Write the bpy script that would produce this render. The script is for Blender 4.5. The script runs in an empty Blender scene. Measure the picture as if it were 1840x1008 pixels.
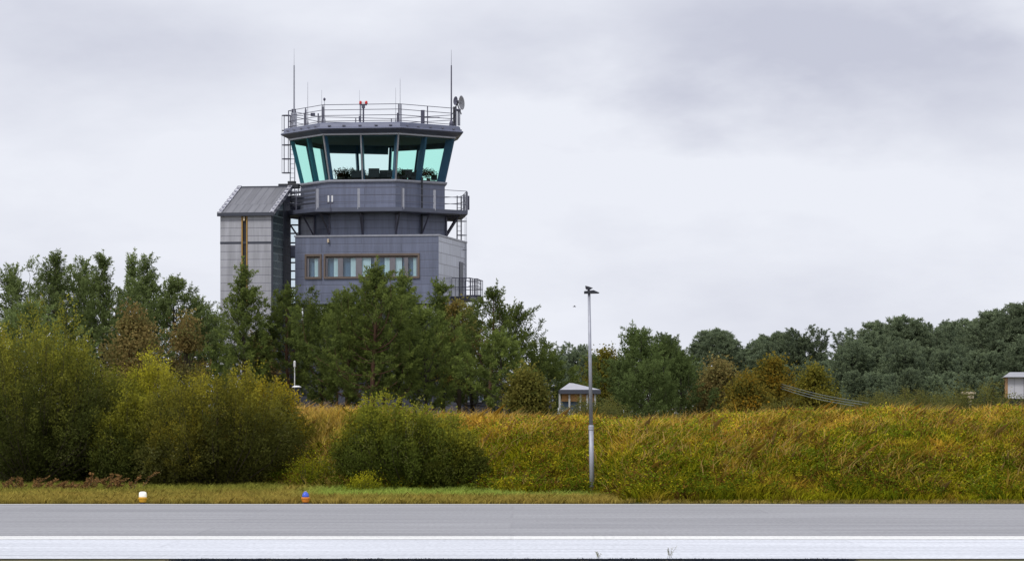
import bpy, bmesh, math, random
import numpy as np
from mathutils import Vector

S = bpy.context.scene
C = S.collection
F = 6338.0          # focal length of the photograph in its own pixels
CAMZ = 3.0
YH = 759.0          # horizon row
rng = np.random.default_rng(7)
random.seed(7)

def PX(px, d): return (px - 920.0) / F * d
def PZ(py, d): return CAMZ + (YH - py) / F * d

# ------------------------------------------------------------------ materials
def nm(name):
    m = bpy.data.materials.new(name); m.use_nodes = True
    nt = m.node_tree; nt.nodes.clear()
    out = nt.nodes.new('ShaderNodeOutputMaterial')
    return m, nt, out
def N(nt, t, **kw):
    n = nt.nodes.new(t)
    for k, v in kw.items():
        if hasattr(n, k): setattr(n, k, v)
        else: n.inputs[k].default_value = v
    return n
def c4(c): return (c[0], c[1], c[2], 1)
def mixrgb(nt, fac, a, b, mode='MIX'):
    n = nt.nodes.new('ShaderNodeMix'); n.data_type = 'RGBA'; n.blend_type = mode
    for i, v in ((0, fac), (6, a), (7, b)):
        if hasattr(v, 'links'): nt.links.new(v, n.inputs[i])
        elif i == 0: n.inputs[0].default_value = v
        else: n.inputs[i].default_value = c4(v)
    return n.outputs[2]
def ramp(nt, src, p0, p1, c0=(0,0,0), c1=(1,1,1)):
    r = nt.nodes.new('ShaderNodeValToRGB')
    r.color_ramp.elements[0].position = p0; r.color_ramp.elements[0].color = c4(c0)
    r.color_ramp.elements[1].position = p1; r.color_ramp.elements[1].color = c4(c1)
    nt.links.new(src, r.inputs[0]); return r.outputs[0]
def plain(name, col, rough=0.6, metal=0.0, var=0.18, scale=3.0, stretch=(1,1,1), emit=0):
    m, nt, out = nm(name)
    tc = N(nt, 'ShaderNodeTexCoord')
    mp = N(nt, 'ShaderNodeMapping'); mp.inputs['Scale'].default_value = stretch
    nt.links.new(tc.outputs['Object'], mp.inputs[0])
    no = N(nt, 'ShaderNodeTexNoise', Scale=scale, Detail=5.0)
    nt.links.new(mp.outputs[0], no.inputs['Vector'])
    c = mixrgb(nt, no.outputs[0], [x*(1-var) for x in col], [min(1, x*(1+var)) for x in col])
    p = N(nt, 'ShaderNodeBsdfPrincipled', Roughness=rough, Metallic=metal)
    nt.links.new(c, p.inputs['Base Color'])
    if emit:
        p.inputs['Emission Color'].default_value = c4(col); p.inputs['Emission Strength'].default_value = emit
    nt.links.new(p.outputs[0], out.inputs[0])
    return m
def cladding(name, col, seam, bw, rh, rough=0.45, metal=0.2, var=0.16, mortar=0.03, tint2=None):
    """sheet-metal cassettes: seams, panel to panel shade, streaks of dirt (UV in metres)"""
    m, nt, out = nm(name)
    uv = N(nt, 'ShaderNodeUVMap', uv_map='UVMap')
    br = N(nt, 'ShaderNodeTexBrick')
    br.inputs['Scale'].default_value = 1.0
    br.inputs['Mortar Size'].default_value = mortar
    br.inputs['Mortar Smooth'].default_value = 0.3
    br.inputs['Brick Width'].default_value = bw
    br.inputs['Row Height'].default_value = rh
    br.inputs['Color1'].default_value = c4([x*(1-var) for x in col])
    br.inputs['Color2'].default_value = c4([x*(1+var) for x in (tint2 or col)])
    br.inputs['Mortar'].default_value = c4(seam)
    nt.links.new(uv.outputs[0], br.inputs['Vector'])
    mp = N(nt, 'ShaderNodeMapping'); mp.inputs['Scale'].default_value = (2.6, 0.22, 1)
    nt.links.new(uv.outputs[0], mp.inputs[0])
    no = N(nt, 'ShaderNodeTexNoise', Scale=1.2, Detail=6.0, Roughness=0.65)
    nt.links.new(mp.outputs[0], no.inputs['Vector'])
    dirt = ramp(nt, no.outputs[0], 0.3, 0.72, (0.70,0.70,0.70), (1.14,1.14,1.15))
    c = mixrgb(nt, 1.0, br.outputs[0], dirt, 'MULTIPLY')
    p = N(nt, 'ShaderNodeBsdfPrincipled', Roughness=rough, Metallic=metal)
    nt.links.new(c, p.inputs['Base Color'])
    bu = N(nt, 'ShaderNodeBump', Strength=0.35, Distance=0.02)
    nt.links.new(br.outputs['Fac'], bu.inputs['Height']); bu.invert = True
    nt.links.new(bu.outputs[0], p.inputs['Normal'])
    nt.links.new(p.outputs[0], out.inputs[0])
    return m
def foliage(name, mul=(1,1,1), transl=0.25, objvar=0.12):
    m, nt, out = nm(name)
    at = N(nt, 'ShaderNodeAttribute', attribute_name='tint')
    oi = N(nt, 'ShaderNodeObjectInfo')
    v = N(nt, 'ShaderNodeMapRange'); nt.links.new(oi.outputs['Random'], v.inputs[0])
    v.inputs[3].default_value = 1-objvar; v.inputs[4].default_value = 1+objvar
    hs = N(nt, 'ShaderNodeHueSaturation'); nt.links.new(v.outputs[0], hs.inputs['Value'])
    c0 = mixrgb(nt, 1.0, at.outputs['Color'], mul, 'MULTIPLY')
    nt.links.new(c0, hs.inputs['Color'])
    d = N(nt, 'ShaderNodeBsdfDiffuse'); nt.links.new(hs.outputs[0], d.inputs[0])
    t = N(nt, 'ShaderNodeBsdfTranslucent'); nt.links.new(hs.outputs[0], t.inputs[0])
    mx = N(nt, 'ShaderNodeMixShader'); mx.inputs[0].default_value = transl
    nt.links.new(d.outputs[0], mx.inputs[1]); nt.links.new(t.outputs[0], mx.inputs[2])
    nt.links.new(mx.outputs[0], out.inputs[0])
    return m
def glass(name, tint, refl=0.06, rough=0.02):
    m, nt, out = nm(name)
    tr = N(nt, 'ShaderNodeBsdfTransparent'); tr.inputs[0].default_value = c4(tint)
    gl = N(nt, 'ShaderNodeBsdfGlossy', Roughness=rough)
    lw = N(nt, 'ShaderNodeLayerWeight', Blend=0.25)
    ma = N(nt, 'ShaderNodeMath', operation='MULTIPLY_ADD'); ma.inputs[1].default_value = 0.10; ma.inputs[2].default_value = refl
    nt.links.new(lw.outputs['Facing'], ma.inputs[0])
    mx = N(nt, 'ShaderNodeMixShader'); nt.links.new(ma.outputs[0], mx.inputs[0])
    nt.links.new(tr.outputs[0], mx.inputs[1]); nt.links.new(gl.outputs[0], mx.inputs[2])
    nt.links.new(mx.outputs[0], out.inputs[0])
    return m
M = {}
M['slate'] = cladding('slate blue cladding', (0.172,0.192,0.272), (0.138,0.153,0.215), 4.6, 0.46, var=0.06)
M['slate_dark_shaded'] = cladding('dark and shaded slate cladding', (0.075,0.08,0.11), (0.03,0.03,0.045), 1.6, 0.5, var=0.12)  # darker slate; on the tower base its darkness is painted-in shade
M['lightclad'] = cladding('pale grey sheet cladding', (0.43,0.43,0.465), (0.27,0.27,0.31), 60.0, 0.44, var=0.04, mortar=0.03)
M['sideclad'] = cladding('paler side cladding', (0.31,0.325,0.39), (0.16,0.16,0.21), 1.7, 0.62, var=0.2, rough=0.3, metal=0.35)  # side wall cladding, paler than the front
M['roofsheet'] = cladding('standing seam roof', (0.19,0.19,0.21), (0.12,0.12,0.14), 0.42, 30.0, var=0.08, mortar=0.03)
M['whitepaint'] = plain('white paint', (0.78,0.78,0.8), 0.5, var=0.08)
M['greywhite'] = plain('grey white sheet wall', (0.52,0.52,0.56), 0.6, var=0.1)
M['greypanel2'] = plain('weathered grey roof sheet', (0.40,0.40,0.44), 0.6, var=0.2)
M['oldpost'] = plain('dull white post', (0.42,0.42,0.41), 0.7, var=0.2)
M['verge'] = cladding('verge flashing', (0.72,0.72,0.76), (0.2,0.2,0.25), 0.35, 0.3, var=0.3, mortar=0.08)
M['fascia'] = plain('grey blue roof fascia', (0.135,0.148,0.215), 0.4, 0.2, var=0.2, scale=1.2)
M['soffit'] = plain('blue grey soffit', (0.10,0.11,0.155), 0.5, 0.1, var=0.25, scale=1.5)
M['dark'] = plain('near black', (0.02,0.022,0.03), 0.5)
M['darkframe'] = plain('dark steel frame', (0.06,0.065,0.085), 0.45, 0.3)
M['navy'] = plain('dark blue mullion', (0.035,0.10,0.19), 0.4, 0.1)
M['steel'] = plain('galvanised steel', (0.34,0.35,0.40), 0.45, 0.25, var=0.25, scale=6)
M['railslate'] = plain('weathered rail', (0.16,0.165,0.21), 0.45, 0.4)
M['steeldark'] = plain('dark galvanised steel', (0.10,0.10,0.14), 0.45, 0.4, var=0.25, scale=6)
M['mullion'] = plain('pale aluminium mullion', (0.36,0.37,0.40), 0.4, 0.4)
M['bronze'] = plain('brown window frame', (0.14,0.105,0.085), 0.55, var=0.25, scale=4)
M['gold'] = plain('ochre strip frame', (0.38,0.22,0.05), 0.6)
M['cabglass'] = glass('teal tinted glass', (0.86,0.985,0.96), 0.0)
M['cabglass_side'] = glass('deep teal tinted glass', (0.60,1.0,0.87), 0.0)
M['winglass'] = glass('window glass', (0.88,0.94,0.96), 0.05)
M['bandglass'] = cladding('banded glazing', (0.075,0.105,0.115), (0.22,0.28,0.29), 6.0, 0.42, var=0.6, mortar=0.03, rough=0.2, metal=0.0)
M['curtain'] = plain('pale curtain', (0.72,0.79,0.78), 0.8, var=0.12, scale=2, stretch=(9,9,0.4))
M['room'] = plain('dim interior', (0.13,0.19,0.27), 0.9)
M['ceiling'] = plain('dark cab ceiling', (0.12,0.17,0.23), 0.8)
M['blind'] = plain('dark roller blind', (0.08,0.13,0.18), 0.8)
M['beige'] = plain('beige board', (0.55,0.45,0.33), 0.7)
M['window_mullion'] = plain('grey window mullion', (0.19,0.18,0.20), 0.5, 0.2)
M['orange'] = plain('orange brown boarding', (0.42,0.22,0.075), 0.7, stretch=(1,1,6))
M['greypanel'] = plain('grey panel', (0.33,0.33,0.36), 0.6)
M['yellow'] = plain('yellow enamel', (0.62,0.33,0.015), 0.4, var=0.12)
M['amber'] = plain('orange enamel', (0.62,0.20,0.01), 0.4, var=0.12)
M['lens_white'] = plain('clear white lens', (0.88,0.86,0.76), 0.15, var=0.05, emit=0.25)
M['lens_blue'] = plain('blue lens', (0.06,0.12,0.62), 0.12, var=0.15)
M['red'] = plain('red lamp glass', (0.55,0.02,0.02), 0.25)
M['bark'] = plain('dark pine bark', (0.045,0.035,0.028), 0.9, var=0.4, scale=5, stretch=(2,2,0.5))
M['barkred'] = plain('reddish pine bark', (0.10,0.05,0.03), 0.9, var=0.4, scale=5, stretch=(2,2,0.5))
M['twig'] = plain('grey brown twig', (0.06,0.048,0.03), 0.9, var=0.3)
M['needles'] = foliage('pine needles', transl=0.42, objvar=0.2)
M['leaves'] = foliage('leaves', transl=0.45)
M['grassmat'] = foliage('grass blades', transl=0.35, objvar=0)
M['cable'] = plain('grey green cable', (0.11,0.13,0.11), 0.6)
M['concrete'] = plain('footing concrete', (0.24,0.235,0.23), 0.85)

def ground_mat():
    m, nt, out = nm('rough turf soil')
    tc = N(nt, 'ShaderNodeTexCoord')
    n1 = N(nt, 'ShaderNodeTexNoise', Scale=0.9, Detail=8.0, Roughness=0.65); nt.links.new(tc.outputs['Object'], n1.inputs['Vector'])
    n2 = N(nt, 'ShaderNodeTexNoise', Scale=9.0, Detail=6.0); nt.links.new(tc.outputs['Object'], n2.inputs['Vector'])
    c = mixrgb(nt, ramp(nt, n1.outputs[0], 0.38, 0.62), (0.055,0.06,0.015), (0.12,0.085,0.025))
    c = mixrgb(nt, 1.0, c, ramp(nt, n2.outputs[0], 0.3, 0.7, (0.6,0.6,0.6), (1.3,1.3,1.3)), 'MULTIPLY')
    p = N(nt, 'ShaderNodeBsdfPrincipled', Roughness=0.95); nt.links.new(c, p.inputs['Base Color'])
    b = N(nt, 'ShaderNodeBump', Strength=0.6, Distance=0.05); nt.links.new(n2.outputs[0], b.inputs['Height']); nt.links.new(b.outputs[0], p.inputs['Normal'])
    nt.links.new(p.outputs[0], out.inputs[0]); return m
def pavement(name, base, var, rough, spec=0.5):
    m, nt, out = nm(name)
    tc = N(nt, 'ShaderNodeTexCoord')
    def noise(sc, st, det=6.0):
        mp = N(nt, 'ShaderNodeMapping'); mp.inputs['Scale'].default_value = st
        nt.links.new(tc.outputs['Object'], mp.inputs[0])
        n = N(nt, 'ShaderNodeTexNoise', Scale=sc, Detail=det, Roughness=0.6); nt.links.new(mp.outputs[0], n.inputs['Vector'])
        return n.outputs[0]
    big = noise(0.25, (0.25, 1.0, 1)); mid = noise(1.0, (0.12, 1.2, 1)); fine = noise(6.0, (1.6, 0.35, 1), 3.0)
    c = mixrgb(nt, ramp(nt, big, 0.35, 0.65), [x*(1-var) for x in base], [x*(1+var) for x in base])
    c = mixrgb(nt, 1.0, c, ramp(nt, mid, 0.3, 0.7, (0.86,0.86,0.87), (1.08,1.08,1.08)), 'MULTIPLY')
    c = mixrgb(nt, 1.0, c, ramp(nt, fine, 0.25, 0.75, (0.82,0.82,0.82), (1.14,1.14,1.14)), 'MULTIPLY')
    bk = N(nt, 'ShaderNodeTexBrick'); bk.inputs['Scale'].default_value = 1.0; bk.inputs['Brick Width'].default_value = 17.0; bk.inputs['Row Height'].default_value = 5.3
    bk.inputs['Mortar Size'].default_value = 0.05; bk.inputs['Color1'].default_value = (0.93,0.93,0.93,1); bk.inputs['Color2'].default_value = (1.05,1.05,1.04,1); bk.inputs['Mortar'].default_value = (0.88,0.88,0.88,1)
    nt.links.new(tc.outputs['Object'], bk.inputs['Vector'])
    c = mixrgb(nt, 0.8, c, bk.outputs[0], 'MULTIPLY')
    tyre = noise(1.0, (0.035, 1.6, 1), 4.0)
    c = mixrgb(nt, 1.0, c, ramp(nt, tyre, 0.30, 0.48, (0.80,0.80,0.81), (1,1,1)), 'MULTIPLY')
    p = N(nt, 'ShaderNodeBsdfPrincipled', Roughness=rough); p.inputs['Specular IOR Level'].default_value = spec
    nt.links.new(c, p.inputs['Base Color'])
    nt.links.new(p.outputs[0], out.inputs[0]); return m
M['ground'] = ground_mat()
M['asphalt'] = pavement('runway asphalt', (0.315,0.314,0.332), 0.09, 0.8)
M['palepave'] = pavement('pale wet apron', (0.66,0.68,0.73), 0.06, 0.7)
M['linepaint'] = pavement('white line paint', (0.80,0.80,0.78), 0.05, 0.7)

# ------------------------------------------------------------------ builders
def link(o, parent=None):
    C.objects.link(o)
    if parent is not None: o.parent = parent
    return o
class MB:
    def __init__(s, tf=None): s.v = []; s.f = []; s.tf = tf or (lambda x, y, z: (x, y, z))
    def add(s, vs, fs):
        b = len(s.v); s.v += [s.tf(*p) for p in vs]; s.f += [tuple(b+i for i in f) for f in fs]; return s
    def box(s, x0, x1, y0, y1, z0, z1):
        return s.add([(x0,y0,z0),(x1,y0,z0),(x1,y1,z0),(x0,y1,z0),(x0,y0,z1),(x1,y0,z1),(x1,y1,z1),(x0,y1,z1)],
                     [(0,3,2,1),(4,5,6,7),(0,1,5,4),(1,2,6,5),(2,3,7,6),(3,0,4,7)])
    def tube(s, pts, r, n=8, raw=False, cap=True):
        """pts polyline, r radius or list"""
        pts = [Vector(p if raw else s.tf(*p)) for p in pts]
        rs = r if isinstance(r, (list, tuple)) else [r]*len(pts)
        b = len(s.v)
        for i, p in enumerate(pts):
            d = (pts[min(i+1, len(pts)-1)] - pts[max(i-1, 0)]).normalized()
            up = Vector((0,0,1)) if abs(d.z) < 0.9 else Vector((1,0,0))
            a = d.cross(up).normalized(); c = d.cross(a)
            for k in range(n):
                t = 2*math.pi*(k+0.5)/n
                s.v.append(tuple(p + a*math.cos(t)*rs[i] + c*math.sin(t)*rs[i]))
        for i in range(len(pts)-1):
            for k in range(n):
                k2 = (k+1) % n
                s.f.append((b+i*n+k, b+i*n+k2, b+(i+1)*n+k2, b+(i+1)*n+k))
        if cap:
            s.f.append(tuple(b+k for k in range(n))); s.f.append(tuple(b+(len(pts)-1)*n+k for k in range(n)))
        return s
    def lathe(s, cx, cy, prof, n=20):
        b = len(s.v)
        for (r, z) in prof:
            for k in range(n):
                t = 2*math.pi*k/n; s.v.append(s.tf(cx+r*math.cos(t), cy+r*math.sin(t), z))
        for i in range(len(prof)-1):
            for k in range(n):
                k2 = (k+1) % n; s.f.append((b+i*n+k, b+i*n+k2, b+(i+1)*n+k2, b+(i+1)*n+k))
        s.f.append(tuple(b+k for k in range(n))); s.f.append(tuple(b+(len(prof)-1)*n+k for k in range(n)))
        return s
    def ring(s, rings):
        """list of closed polygons (same count) stacked"""
        n = len(rings[0]); b = len(s.v)
        for rg in rings: s.v += [s.tf(*p) for p in rg]
        for i in range(len(rings)-1):
            for k in range(n):
                k2 = (k+1) % n; s.f.append((b+i*n+k, b+i*n+k2, b+(i+1)*n+k2, b+(i+1)*n+k))
        return s
    def build(s, name, mat, parent=None, bevel=0, smooth=False, label=None):
        me = bpy.data.meshes.new(name); me.from_pydata(s.v, [], s.f)
        bm = bmesh.new(); bm.from_mesh(me)
        bmesh.ops.recalc_face_normals(bm, faces=bm.faces)
        uv = bm.loops.layers.uv.new('UVMap')
        for f in bm.faces:
            nr = f.normal
            if abs(nr.z) > 0.98: a, c = Vector((1,0,0)), Vector((0,1,0))
            else:
                a = Vector((-nr.y, nr.x, 0)).normalized(); c = nr.cross(a)
                if c.z < 0: c = -c
            for l in f.loops:
                p = l.vert.co
                l[uv].uv = (p.dot(a) + 200, p.dot(c) if abs(nr.z) > 0.4 else p.z)
            f.smooth = smooth
        bm.to_mesh(me); bm.free()
        me.materials.append(mat)
        o = bpy.data.objects.new(name, me); link(o, parent)
        if bevel:
            md = o.modifiers.new('bevel', 'BEVEL'); md.width = bevel; md.segments = 2; md.limit_method = 'ANGLE'
        if label: o['label'] = label
        return o
def tag(o, label=None, cat=None, group=None, kind=None):
    if label: o['label'] = label
    if cat: o['category'] = cat
    if group: o['group'] = group
    if kind: o['kind'] = kind
    return o
def empty(name, loc, label=None, cat=None, group=None):
    o = bpy.data.objects.new(name, None); o.location = loc; link(o); o.empty_display_size = 0.3
    return tag(o, label, cat, group)
def copy_tree(o, parent=None):
    c = o.copy(); link(c)
    if parent is not None: c.parent = parent
    for ch in list(o.children): copy_tree(ch, c)
    return c
def rebase(root):
    """children were modelled in world coordinates: keep them there under a moved root"""
    lx = root.location.copy()
    for ch in root.children:
        if ch.type == 'MESH': ch.location = -lx
# for world-space parts parented to a root that sits at loc, we offset vertices instead
def shifted(mb, loc):
    mb.v = [(x-loc[0], y-loc[1], z-loc[2]) for (x, y, z) in mb.v]; return mb

def fast_mesh(name, verts, nper, mat, parent=None, tint=None, faces=None):
    """verts (K,3); faces either all quads of consecutive verts (nper=4/3) or an explicit (Fn,k) array"""
    me = bpy.data.meshes.new(name)
    nv = len(verts); me.vertices.add(nv)
    me.vertices.foreach_set('co', np.ascontiguousarray(verts, dtype=np.float32).ravel())
    if faces is None: faces = np.arange(nv, dtype=np.int32).reshape(-1, nper)
    k = faces.shape[1]
    me.loops.add(faces.size); me.loops.foreach_set('vertex_index', faces.astype(np.int32).ravel())
    me.polygons.add(len(faces)); me.polygons.foreach_set('loop_start', np.arange(0, faces.size, k, dtype=np.int32))
    me.update(calc_edges=True)
    if tint is not None:
        at = me.color_attributes.new('tint', 'FLOAT_COLOR', 'POINT')
        col = np.ones((nv, 4), dtype=np.float32); col[:, :3] = tint
        at.data.foreach_set('color', col.ravel())
    me.materials.append(mat)
    o = bpy.data.objects.new(name, me); link(o, parent)
    return o
def unit(a): return a / (np.linalg.norm(a, axis=1, keepdims=True) + 1e-9)
def leaf_quads(c, ax, ln, wd, r):
    n = len(c); ax = unit(ax); sd = unit(np.cross(ax, r.normal(size=(n, 3))))
    ln = np.broadcast_to(np.asarray(ln, float), (n,))[:, None]; wd = np.broadcast_to(np.asarray(wd, float), (n,))[:, None]
    v = np.stack([c, c+ax*ln*0.5+sd*wd*0.5, c+ax*ln, c+ax*ln*0.5-sd*wd*0.5], axis=1)
    return v.reshape(-1, 3)
def vnoise(x, y, seed=0):
    xi = np.floor(x).astype(int); yi = np.floor(y).astype(int); fx = x-xi; fy = y-yi
    fx = fx*fx*(3-2*fx); fy = fy*fy*(3-2*fy)
    def h(a, b):
        v = np.sin(a*127.1 + b*311.7 + seed*74.7)*43758.5453; return v - np.floor(v)
    return (h(xi,yi)*(1-fx)+h(xi+1,yi)*fx)*(1-fy) + (h(xi,yi+1)*(1-fx)+h(xi+1,yi+1)*fx)*fy
def fbm(x, y, seed=0, oct=4):
    s = 0; a = 0.5; t = 0
    for i in range(oct):
        s = s + a*vnoise(x*2**i, y*2**i, seed+i); t += a; a *= 0.55
    return s/t

# ------------------------------------------------------------------ terrain
def sstep(a, b, x):
    t = np.clip((x-a)/(b-a), 0, 1); return t*t*(3-2*t)
def toe(x):
    t = 131.2 + 5.2*(1-sstep(3.0, 4.8, x)) + 4.0*(1-sstep(-3.0, 2.0, x)) + 6.0*(1-sstep(-12, -6, x))
    return t
def gz(x, y):
    x = np.asarray(x, float); y = np.asarray(y, float)
    t = toe(x)
    lip = 0.30*sstep(130.3, 146, y)*(1-sstep(3.0, 5.0, x)*0.6)
    ch = 2.80 - 0.12*np.exp(-((x-2.3)/1.6)**2) + 0.15*(fbm(x*0.12+40, x*0+3, 5)-0.5)*2 + 0.42*sstep(3, 13, x) + 0.3*(1-sstep(-9, -4, x))
    w = 9.0
    up = sstep(t-1.5, t+w, y)
    back = sstep(t+w, t+w+10, y)
    z = lip + up*(ch-0.3) - back*(ch-2.0)
    z = z + 0.16*(fbm(x*0.6, y*0.6, 9)-0.5)*2*sstep(t-1, t+2, y)*(1-sstep(200, 260, y))
    z = z + 0.13*(fbm(x*1.3+5, y*1.5, 29)-0.5)*2*sstep(t-1, t+1.5, y)*(1-sstep(160, 170, y))
    far = sstep(230, 340, y)*2.0
    z = z + far*(1-sstep(500, 900, y))
    return np.where(y < 130.25, -0.02, np.maximum(z, 0.0 - 0.02*(y < 130.4)))
def gzf(x, y): return float(gz(np.array([x]), np.array([y]))[0])

xs = np.concatenate([np.array([-6000,-2500,-900,-400,-200,-120,-80,-60]), np.arange(-50, 55.1, 0.5), np.array([60,80,120,200,400,900,2500,6000])])
ys = np.concatenate([np.array([-1500,-300,0,60,100,120,128,130.0]), np.arange(130.4, 170, 0.4), np.arange(170, 240, 3.0), np.array([240,260,280,300,320,340,400,500,700,900,1500,3000,9000])])
gx, gy = np.meshgrid(xs, ys)
gzz = gz(gx, gy)
V = np.stack([gx.ravel(), gy.ravel(), gzz.ravel()], axis=1)
nx, ny = len(xs), len(ys)
ii = np.arange(nx-1)[None, :] + np.arange(ny-1)[:, None]*nx
Fq = np.stack([ii, ii+1, ii+1+nx, ii+nx], axis=-1).reshape(-1, 4)
g = fast_mesh('ground', V, 4, M['ground'], faces=Fq); tag(g, kind='structure')
g.data.polygons.foreach_set('use_smooth', np.ones(len(Fq), dtype=bool))

def sheet(name, y0, y1, z, mat, x0=-400, x1=400, slope=0.0):
    mb = MB(); n = 60
    for i in range(n):
        a = x0+(x1-x0)*i/n; b = x0+(x1-x0)*(i+1)/n
        mb.add([(a,y0+slope*a,z),(b,y0+slope*b,z),(b,y1+slope*b,z),(a,y1+slope*a,z)], [(0,1,2,3)])
    o = mb.build(name, mat); tag(o, kind='structure'); return o
sheet('runway', 92.6, 130.15, 0.0, M['asphalt'])
sheet('apron', 77.9, 92.6, 0.0, M['palepave'])
sheet('road_marking', 90.6, 93.25, 0.006, M['linepaint'])
sheet('road_marking', 129.15, 129.75, 0.006, M['linepaint'], -60, PX(1439, 129.5))

# ------------------------------------------------------------------ grass
def blades(n_tuft, per, xr, yr, hfun, palette, seed, spread=0.13, wind=(0.28, 0.0), keep=None, w=0.022, hvar=0.35, cap=0.6):
    r = np.random.default_rng(seed)
    tx = r.uniform(xr[0], xr[1], n_tuft); ty = r.uniform(yr[0], yr[1], n_tuft)
    if keep is not None:
        k = keep(tx, ty, r); tx = tx[k]; ty = ty[k]
    n = len(tx); ht = np.minimum(hfun(tx, ty)*r.uniform(1-hvar, 1+hvar, n), cap+0.15*r.uniform(size=n)); col = palette(tx, ty, r)
    wnd = np.clip(r.normal(size=(n, 2))*0.15, -.28, .28) + np.array(wind)
    T = np.repeat(np.arange(n), per); m = len(T)
    off = r.normal(size=(m, 2))*spread
    bx = tx[T]+off[:, 0]; by = ty[T]+off[:, 1]; bz = gz(bx, by)-0.02
    h = ht[T]*r.uniform(0.55, 1.15, m)
    lean = np.clip(off/spread*0.30 + wnd[T] + r.normal(size=(m, 2))*0.21, -.6, .75)
    p0 = np.stack([bx, by, bz], 1)
    p1 = p0 + np.stack([lean[:, 0]*h*0.35, lean[:, 1]*h*0.35, h*0.6], 1)
    p2 = p0 + np.stack([lean[:, 0]*h*1.2, lean[:, 1]*h*1.2, h*0.97], 1)
    a = r.uniform(0, math.pi, m); sd = np.stack([np.cos(a), np.sin(a), a*0], 1)*w*0.5
    verts = np.stack([p0-sd, p0+sd, p1+sd*1.1, p2, p1-sd*1.1], 1).reshape(-1, 3)
    b = np.arange(m)[:, None]*5
    faces = np.concatenate([b+np.array([[0,1,2,4]]), ], 0)
    tri = b+np.array([[4,2,3,3]])
    c = col[T]*r.uniform(0.75, 1.25, (m, 1))
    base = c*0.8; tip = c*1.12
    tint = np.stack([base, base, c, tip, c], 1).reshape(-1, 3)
    return verts, faces, tri, tint
def grass_obj(name, sets, mat, label, cat, extra=None):
    vs, fs, ts = [], [], []; o = 0
    for verts, faces, tri, tint in sets:
        vs.append(verts); ts.append(tint)
        # diamond-like 5-gon blades: pack as pentagons
        m = len(verts)//5; b = np.arange(m)[:, None]*5 + o
        fs.append(b+np.array([[0,1,2,3,4]])); o += len(verts)
    V = np.concatenate(vs); T = np.concatenate(ts); Fc = np.concatenate(fs)
    ob = fast_mesh(name, V, 5, mat, tint=np.clip(T, 0, 1), faces=Fc)
    return tag(ob, label, cat, kind='stuff')

OCH = np.array([0.60,0.40,0.070]); YEL = np.array([0.52,0.44,0.030]); YG = np.array([0.34,0.35,0.020]); GR = np.array([0.14,0.20,0.014]); BR = np.array([0.17,0.10,0.03]); PALE = np.array([0.70,0.48,0.17])
def berm_palette(x, y, r):
    t = (y-toe(x))/9.0
    a = fbm(x*0.55+7, y*0.75+3, 21); b = fbm(x*0.9+17, y*1.1+9, 33); d = fbm(x*2.3, y*2.6, 41)
    f1 = np.clip((a-0.44)*5 + (t-0.52)*1.9 + (d-.5)*1.5, 0, 1)[:, None]
    c = YG*(1-f1) + OCH*f1
    f2 = np.clip((b-0.52)*7 + (d-.5)*2, 0, 1)[:, None]*(1-0.75*np.clip(t, 0, 1)[:, None])
    c = c*(1-f2) + GR*f2
    f3 = np.clip((fbm(x*0.8+70, y*0.9+30, 55)-0.56)*8, 0, 1)[:, None]*(1-0.6*np.clip(t, 0, 1)[:, None])
    c = c*(1-f3) + BR*f3
    f4 = np.clip((t-0.62)*3, 0, 1)[:, None]*r.uniform(0.2, 1, (len(x), 1))
    c = c*(1-f4*0.75) + (PALE*0.75+YEL*0.25)*f4*0.75
    u = r.uniform(size=(len(x), 1))
    c = np.where(u > 0.9, c*0.4+YEL*0.6, c)
    big = fbm(x*0.28+3, y*0.5+8, 64)[:, None]
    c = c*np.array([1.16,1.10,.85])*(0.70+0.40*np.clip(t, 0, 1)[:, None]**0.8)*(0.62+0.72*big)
    wst = ((1-sstep(-7.2, -6, x))*r.uniform(.2, .75, len(x)))[:, None]
    c = c*(1-wst)+PALE*np.array([.85,.84,.75])*wst
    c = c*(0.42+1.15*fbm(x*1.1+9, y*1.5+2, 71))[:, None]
    return c*r.uniform(0.65, 1.3, (len(x), 1))
def on_berm(tx, ty, r):
    t = (ty-toe(tx))
    return (t > -0.6) & (t < 13.5)
def berm_h(x, y):
    return 0.13 + 0.38*fbm(x*0.8, y*0.8, 77) + 0.12*np.clip((y-toe(x))/9, 0, 1)
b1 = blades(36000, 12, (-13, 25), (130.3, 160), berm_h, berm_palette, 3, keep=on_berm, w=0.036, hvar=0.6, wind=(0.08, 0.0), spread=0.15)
# taller seeding stalks near the crest
def crest(tx, ty, r):
    t = ty-toe(tx); return (t > 2.5) & (t < 12) & (fbm(tx*0.7, ty*0.5, 91) > 0.42)
b2 = blades(4200, 8, (-13, 25), (133, 160), lambda x, y: 0.55+0.5*vnoise(x*1.7, y*1.3, 5), lambda x, y, r: np.where(r.uniform(size=(len(x),1)) < .5, OCH*1.0, PALE*0.85), 5, spread=0.40, keep=crest, w=0.018, wind=(0.34,0), cap=0.85)
def clumpy(tx, ty, r):
    t = ty-toe(tx); return (t > .4) & (t < 12.5) & (fbm(tx*0.45+3, ty*0.5+1, 191)+.12*(t/9) > 0.56)
b3 = blades(5200, 9, (-13, 25), (131, 160), lambda x, y: 0.42+0.38*vnoise(x*1.1, y*1.3, 15), lambda x, y, r: (np.where(r.uniform(size=(len(x),1)) < .5, OCH*.85, PALE*.75))*r.uniform(.7, 1.15, (len(x), 1)), 15, spread=0.20, keep=clumpy, w=0.022, wind=(0.42,0), cap=0.8)
grass_obj('embankment_grass', [b1, b2, b3], M['grassmat'], 'tall ochre and green autumn grass covering the sloping bank beside the runway', 'grass')

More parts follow.
